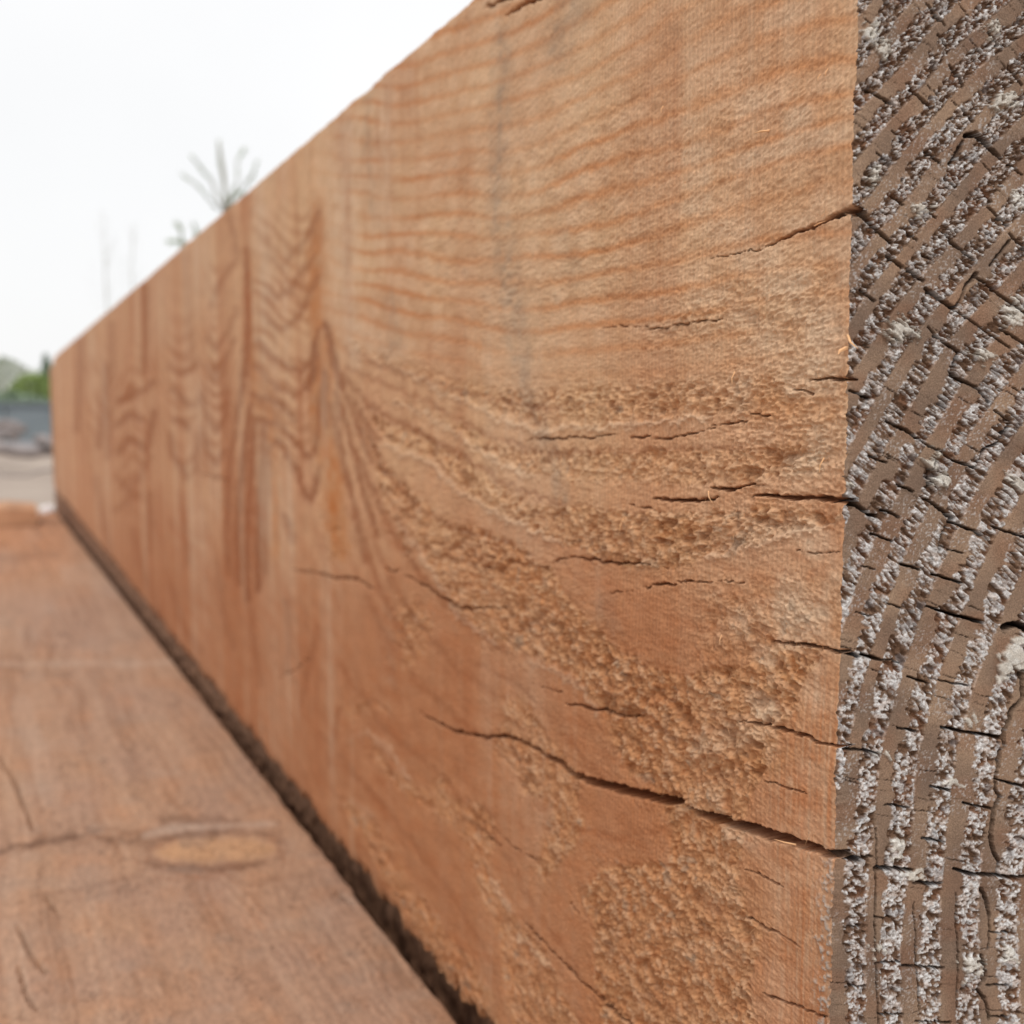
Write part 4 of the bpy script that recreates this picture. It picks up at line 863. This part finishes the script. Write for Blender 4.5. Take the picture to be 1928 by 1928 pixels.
zq = ztop(yf) + CAM_H - lo_off[2]
box(cv, cf, .001, WL - .001, yf - .003 - lo_off[1], yf + .001 - lo_off[1], zq - .12, zq - .001)
link('far_end', py_mesh('lower_far', cv, cf), M_fibre, low)

# ------------------------------------------------------------------ beam of the lower layer that carries the standing beam
M_shade = mat_plain('gap_shaded_larch', lin(118, 82, 60), .9, .35, 160, .002, lin(140, 104, 80))  # brown darkened so that the colour carries the gap's shade
SX0 = D + .0015
sup = empty('supporting_beam', (SX0, S0 - .04, CAM_H + ZB - .14))
top(sup, 'brown timber beam carrying the large beam, coloured darker for the shade of the narrow gap', 'timber beam')
ny, nz_ = 900, 28
sy = np.array([on_x(u, 964, D)[1] for u in np.linspace(1700, 99, ny)]); sy[sy > S1 + .1] = S1 + .1
zz = np.concatenate([np.linspace(-.14, -.03, 4, endpoint=False), np.linspace(-.03, 0, nz_ - 4)])
SY, SZ = np.meshgrid(sy, zz, indexing='ij')
hs = 1.3 * vnoise(SY * 1000 / 5, SZ * 1000 / 2.5, 261) + .5 * vnoise(SY * 1000 / 1.1, SZ * 1000 / 1.2, 265) + .5 * vnoise(SY * 1000 / 2, SZ * 1000 / 2, 262)
wane = np.maximum(0, (SZ * 1000 + 7)) * (.25 + .35 * (vnoise(SY * 1000 / 16, SY * 0, 263) + .4))
wane = np.maximum(wane, 0)
SXg = SX0 + (hs * .6 + wane) / 1000 + .0008 + .0026 * (1 - sst(.18, .6, SY))
SZt = SZ + ZB - .0012 - np.maximum(0, .0016 * vnoise(SY * 1000 / 9, SY * 0, 264)) * (SZ > -.004)
PS = np.stack([SXg, SY, SZt], -1)
toprow = PS[:, -1:].copy(); toprow2 = toprow.copy(); toprow2[..., 0] = D + WB
PS = np.concatenate([PS, toprow2], 1)
link('body', grid_mesh('support_body', shift(PS, Vector(sup.location)), flip=True), M_shade, sup)
# ------------------------------------------------------------------ short board lying across the far end of the lower beam
yb0 = yf * .86; zbz = ztop(yb0)
rb = ray(70, 950); pA = np.array([rb[0] / rb[1] * yb0, yb0, zbz])
M_board = mat_plain('orange_board', lin(186, 146, 116), .8, .15, 40, .001)
bv = []; bf = []
x1b = pA[0]; 
nbx = 12
bb = []
prof = [(0, 0), (.0, .022), (.004, .026), (.05, .027), (.095, .026), (.10, .022), (.10, 0)]
P_ = []
for i in range(nbx):
    t = i / (nbx - 1); x_ = x1b - t * .34
    sh = .006 * math.exp(-t * 30)
    P_.append([(x_ , pA[1] + a * 1.0 + (sh if a < .05 else -sh), pA[2] + b * (1 - .15 * math.exp(-t * 40)) + CAM_H + .0005) for a, b in prof])
P_ = np.array(P_)
bo = Vector((x1b - .34, pA[1], pA[2] + CAM_H))
me = grid_mesh('short_board', P_ - np.array(bo), flip=True, wrap=True)
import bmesh
bm = bmesh.new(); bm.from_mesh(me); bm.edges.ensure_lookup_table()
bmesh.ops.holes_fill(bm, edges=[e for e in bm.edges if e.is_boundary], sides=0)
bmesh.ops.recalc_face_normals(bm, faces=bm.faces)
for f in bm.faces: f.smooth = False
bm.to_mesh(me); bm.free()
o = link('short_board', me, M_board); o.location = bo
top(o, 'short orange board lying crosswise on the far end of the lower beam', 'board')
# small white chip lying at the far end of the lower beam
pc = on_x(92, 953, XG - .006)
cv = []; cf = []
M_white = mat_plain('white_chip_paint', (.8, .8, .82), .6, .05, 50)
bmc = bmesh.new(); bmesh.ops.create_icosphere(bmc, subdivisions=2, radius=.011)
for v_ in bmc.verts: v_.co.z = v_.co.z * .75; v_.co *= 1 + .18 * math.sin(v_.co.x * 500) * math.cos(v_.co.y * 400)
mec = bpy.data.meshes.new('white_chip'); bmc.to_mesh(mec); bmc.free()
yc_ = yf - .012; 
o = link('white_chip', mec, M_white)
rr = ray(91, 953); kk = yc_ / rr[1]
o.location = (rr[0] * kk, yc_, ztop(yc_) + CAM_H + .004)
top(o, 'small white chip at the far corner of the lower beam', 'chip')

# ------------------------------------------------------------------ yard and background
M_ground = mat_plain('pale_sandy_ground', lin(158, 142, 130), .95, .12, .8, .02, lin(166, 152, 140))
g = []; gf = []
GN = 60
xs_ = np.linspace(-1, 1, GN); 
gx = np.sign(xs_) * np.abs(xs_) ** 3 * 600
PG = np.array([[(a, b, .02 * vnoise(np.array([[a / 2.]]), np.array([[b / 2.]]), 301)[0, 0] if max(abs(a), abs(b)) > 2 else 0) for b in gx] for a in gx])
go = link('ground', grid_mesh('ground', PG), M_ground); go['kind'] = 'structure'; go['label'] = 'pale sandy yard ground behind the timber stack'

# timbers and bearers under the visible layer, so the stack stands on the ground
M_stack = mat_plain('stack_timber', lin(176, 128, 94), .85, .2, 20, .002)
def plainbeam(name, x0, x1, y0, y1, z0, z1, label, group):
    v = []; f = []
    box(v, f, 0, x1 - x0, 0, y1 - y0, 0, z1 - z0)
    me = py_mesh(name, v, f)
    b = bmesh.new(); b.from_mesh(me); bmesh.ops.bevel(b, geom=b.edges[:], offset=.004, segments=2, affect='EDGES'); b.to_mesh(me); b.free()
    o = link(name, me, M_stack); o.location = (x0, y0, z0); top(o, label, 'timber beam', group)
    return o
zs = CAM_H + ZB - .14
zl_ = CAM_H + min(zL0, zL1) - .125
for i, z1_ in enumerate((zl_, )):
    pass
plainbeam('stack_beam', D - .005 - WL, D - .008, S0 - .06, S1 - .02, zl_ - .19, zl_ - .004, 'sawn beam in the layer below the lower beam at left', 'beams hidden low in the stack')
plainbeam('stack_beam', D + .004, D + WB, S0 - .05, S1 - .03, zl_ - .19, zs - .003, 'sawn beam in the layer below the supporting beam', 'beams hidden low in the stack')
for i, (yy_, w) in enumerate(((S0 + .1, 'near'), (S1 - .3, 'far'))):
    plainbeam('bearer', D - WL - .1, D + WB + .1, yy_, yy_ + .1, 0, zl_ - .193, 'thick bearer block on the ground under the %s end of the stack' % w, 'bearers under the timber stack')

def gp(u, v, z=0.0):
    r = ray(u, v); k = (z - CAM_H) / r[2]; return r * k + np.array([0, 0, CAM_H])
# low blue grey concrete wall
dist_wall = 26.0
def at_depth(u, v, d):
    r = ray(u, v); k = d / math.hypot(r[0], r[1]); return r * k + np.array([0, 0, CAM_H])
M_wall = mat_plain('blue_grey_concrete', lin(128, 136, 140), .9, .12, 1.2, .01)
a = at_depth(-700, 772, 30); b = at_depth(700, 772, 34)
wl = math.hypot(b[0] - a[0], b[1] - a[1]); ang = math.atan2(b[1] - a[1], b[0] - a[0])
wh = at_depth(50, 758, 31.5)[2]
we = empty('concrete_wall', (a[0], a[1], 0)); we.rotation_euler = (0, 0, ang)
top(we, 'low blue grey concrete wall across the back of the yard', 'wall')
npn = 12
pm = None
for i in range(npn):
    w = wl / npn
    if pm is None:
        v = []; f = []; box(v, f, .02, w - .02, -.1, .1, 0, wh - .08); pm = py_mesh('wall_panel', v, f)
        pm.materials.append(M_wall)
    o = bpy.data.objects.new('wall_panel', pm); COL.objects.link(o); o.parent = we; o.location = (i * w, 0, 0)
v = []; f = []; box(v, f, 0, wl, -.16, .16, wh - .08, wh)
link('coping', py_mesh('coping', v, f), M_wall, we)
# darker gravel strip in front of the wall
M_grav = mat_plain('grey_gravel', lin(136, 134, 136), .95, .25, 3.0, .03)
pts = [gp(-500, 858), gp(400, 852), at_depth(600, 772, 33.2), at_depth(-700, 772, 29.3)]
v = [(p[0], p[1], .03) for p in pts]
o = link('gravel', py_mesh('gravel', v, [(0, 1, 2, 3)]), M_grav); o['kind'] = 'structure'; o['label'] = 'grey gravel strip along the foot of the wall'
# logs lying on the gravel
M_log = mat_plain('grey_brown_log', lin(142, 134, 132), .9, .3, 6, .01)
def log(u0, v0, u1, v1, d0, d1, r, label):
    a = at_depth(u0, v0, d0); b = at_depth(u1, v1, d1)
    v = []; f = []; n = 7
    pts = [a + (b - a) * i / (n - 1) + np.array([0, 0, .03 * math.sin(i * 1.7)]) for i in range(n)]
    pts = [p - a for p in pts]
    tube(v, f, pts, [r * (1 - .04 * i) for i in range(n)], 10)
    o = link('log', py_mesh('log', v, f, True), M_log); o.location = a; top(o, label, 'log', 'logs lying before the wall')
log(-60, 788, 44, 806, 19, 18, .085, 'pale grey log, highest of the logs before the wall')
log(-60, 822, 30, 818, 16.5, 17.2, .09, 'dark grey log lying just below the highest log')
log(72, 828, 150, 848, 16, 15.2, .07, 'dark brown log close to the far end of the large beam')
log(-40, 845, 150, 852, 16, 16, .09, 'long low log at the near edge of the gravel')
log(-60, 899, 150, 884, 12, 12.2, .012, 'thin dark stick lying on the pale ground')

# foliage
M_green = mat_plain('bright_leaves', (.26, .34, .12), .7, .25, 2)
M_dark = mat_plain('hazed_needles', (.24, .31, .22), .8, .3, 2)  # needle green lightened to paint in distance haze
M_haze = mat_plain('haze_toned_leaves', (.46, .50, .42), .8, .2, 2)  # air haze painted into a pale leaf colour
M_bark = mat_plain('grey_bark', (.32, .31, .25), .9, .3, 9)
def crown_leaves(name, n, rx, ry, z0, z1, size, seed, shape, mat, parent):
    r = np.random.RandomState(seed); V = []; Fc = []
    cl = r.uniform(-1, 1, (40, 3))
    for _ in range(n):
        for _t in range(20):
            t = r.rand(); rad = shape(t)
            a = r.rand() * 6.283; q = math.sqrt(r.rand()) * rad
            p = np.array([math.cos(a) * q, math.sin(a) * q, t])
            dd = np.min(np.linalg.norm(cl * np.array([1, 1, .5]) + np.array([0, 0, .5]) - p, axis=1))
            if dd < .34: break
        p = np.array([p[0] * rx, p[1] * ry, z0 + (z1 - z0) * p[2]])
        u_ = r.normal(size=3); u_ /= np.linalg.norm(u_); w_ = np.cross(u_, r.normal(size=3)); w_ /= np.linalg.norm(w_)
        s_ = size * r.uniform(.5, 1.3); b = len(V)
        V += [tuple(p - u_ * s_), tuple(p + w_ * s_ * .45), tuple(p + u_ * s_), tuple(p - w_ * s_ * .45)]; Fc.append((b, b + 1, b + 2, b + 3))
    o = link(name, py_mesh(name, V, Fc), mat, parent); o['kind'] = 'stuff'; return o
def plant(name, u, vtop, d, rx, mat, label, cat, seed, shape, n=3000, size=.09, base=.15, group=None):
    p = at_depth(u, vtop, d); h = p[2]
    e = empty(name, (p[0], p[1], 0)); top(e, label, cat, group)
    v = []; f = []; tube(v, f, [(0, 0, 0), (.05, 0, h * .5), (0, .04, h * .96)], [rx * .07 + .03, rx * .04 + .02, .01], 7)
    for k in range(6):
        a = k * 1.1; zq = h * (.25 + .1 * k)
        tube(v, f, [(0.02, 0, zq), (math.cos(a) * rx * .5, math.sin(a) * rx * .5, zq + h * .08)], [.02, .006], 5)
    link('trunk', py_mesh('trunk', v, f, True), M_bark, e)
    crown_leaves('crown', n, rx, rx, h * base, h, size, seed, shape, mat, e)
    return e
bush = lambda t: math.sqrt(max(0, 1 - (2 * t - .9) ** 2)) * .95 + .05
cone = lambda t: (1 - t) * .95 + .05
plant('bright_shrub', 66, 700, 40, 1.0, M_green, 'bright green leafy shrub behind the wall', 'shrub', 3, bush)
plant('bright_shrub', 30, 728, 42, .8, M_green, 'low green shrub at the left behind the wall', 'shrub', 4, bush)
plant('spruce_tree', 86, 668, 44, .75, M_dark, 'narrow dark green spruce next to the far end of the large beam', 'tree', 5, cone)
plant('pale_tree', 2, 668, 60, 1.5, M_haze, 'hazy grey green tree at the left edge of the view', 'tree', 6, bush)
plant('pale_tree', 45, 690, 80, 2.6, M_haze, 'pale hazy tree showing between shrub and left edge tree', 'tree', 8, bush, n=2600)
plant('dark_hedge_bush', 20, 738, 38, 1.5, M_dark, 'dark low bush just above the wall top', 'bush', 9, bush)
# two thin bare trees far off
def bare(u, vt, d, r, label, seed):
    p = at_depth(u, vt, d); h = p[2]; e = empty('bare_tree', (p[0], p[1], 0)); top(e, label, 'tree', 'thin bare trees far off')
    rg = random.Random(seed); v = []; f = []
    tube(v, f, [(0, 0, 0), (.05, 0, h * .4), (-.04, 0, h * .7), (0, 0, h)], [r * 1.5, r, r * .7, r * .3], 6)
    link('trunk', py_mesh('trunk', v, f, True), M_bark, e)
    v = []; f = []
    for k in range(22):
        z = h * rg.uniform(.35, .98); a = rg.uniform(0, 6.3); l = (h - z) * .25 + .25
        tube(v, f, [(0, 0, z), (math.cos(a) * l * .4, math.sin(a) * l * .4, z + l * .7), (math.cos(a) * l * .6, math.sin(a) * l * .6, z + l * 1.4)], [r * .25, r * .12, .003], 4)
    o = link('twigs', py_mesh('twigs', v, f), M_bark, e); o['kind'] = 'stuff'
bare(196, 400, 45, .022, 'faint thin bare tree, left one of the two over the yard', 3)
bare(248, 420, 48, .02, 'faint thin bare tree, right one of the two over the yard', 4)

# young pine whose whorls of shoots stand above the beam
M_needle = mat_plain('pine_needles', (.17, .26, .05), .8, .2, 30)
dP = 5.2
pt = at_depth(416, 262, dP)
pe = empty('young_pine', (pt[0], pt[1], 0)); top(pe, 'young pine with upright green shoots rising behind the large beam', 'tree')
rgt = np.array([W2C[0, 0], W2C[0, 1], 0]); rgt /= np.linalg.norm(rgt)
def pl(u, v, dd=0.0):
    q = at_depth(u, v, dP + dd); return q - np.array([pt[0], pt[1], 0])
v = []; f = []
tube(v, f, [(0.03, 0, 0), tuple(pl(430, 700)), tuple(pl(424, 480)), tuple(pl(425, 385)), tuple(pl(422, 330)), tuple(pl(412, 265))], [.022, .016, .011, .007, .006, .004], 7)
link('trunk', py_mesh('trunk', v, f, True), M_bark, pe)
nr_ = np.random.RandomState(9)
SH = [[(424, 400), (398, 340), (362, 295)], [(424, 402), (392, 372), (345, 330)], [(424, 402), (447, 345), (462, 280)], [(424, 404), (462, 350), (484, 305)], [(428, 398), (447, 362), (460, 372)],
      [(424, 470), (350, 458), (318, 456)], [(350, 478), (341, 455), (332, 420)], [(372, 470), (368, 445), (366, 425)], [(424, 500), (470, 470), (510, 430)], [(424, 520), (380, 500), (340, 470)], [(424, 398), (418, 330), (412, 268)]]
for k, s in enumerate(SH):
    q = [pl(u_, v_, (k % 3 - 1) * .08 * i) for i, (u_, v_) in enumerate(s)]
    q = [q[0], (q[0] + q[1]) / 2 + nr_.normal(size=3) * .012, q[1], (q[1] + q[2]) / 2 + nr_.normal(size=3) * .014, q[2]]
    v = []; f = []; tube(v, f, [tuple(p) for p in q], [.0055, .005, .004, .003, .0015], 5)
    br = link('branch', py_mesh('branch', v, f, True), M_bark, pe)
    v = []; f = []
    for i in range(190):
        t = nr_.rand() ** .8 * 4; i0 = min(int(t), 3); tt = t - i0
        p = q[i0] * (1 - tt) + q[i0 + 1] * tt; d = q[i0 + 1] - q[i0]; d = d / np.linalg.norm(d)
        if k != 10 and t < .8: continue
        o_ = nr_.normal(size=3); o_ -= d * (o_ @ d); o_ /= np.linalg.norm(o_)
        tip = p + d * nr_.uniform(.006, .03) + o_ * nr_.uniform(.008, .022); sd = np.cross(d, o_) * .0013
        b = len(v); v += [tuple(p - sd), tuple(p + sd), tuple(tip)]; f.append((b, b + 1, b + 2))
    nd = link('needles', py_mesh('needles', v, f), M_needle, br); nd['kind'] = 'stuff'
print('scene built, tris', sum(len(m.polygons) * 2 for m in bpy.data.meshes))
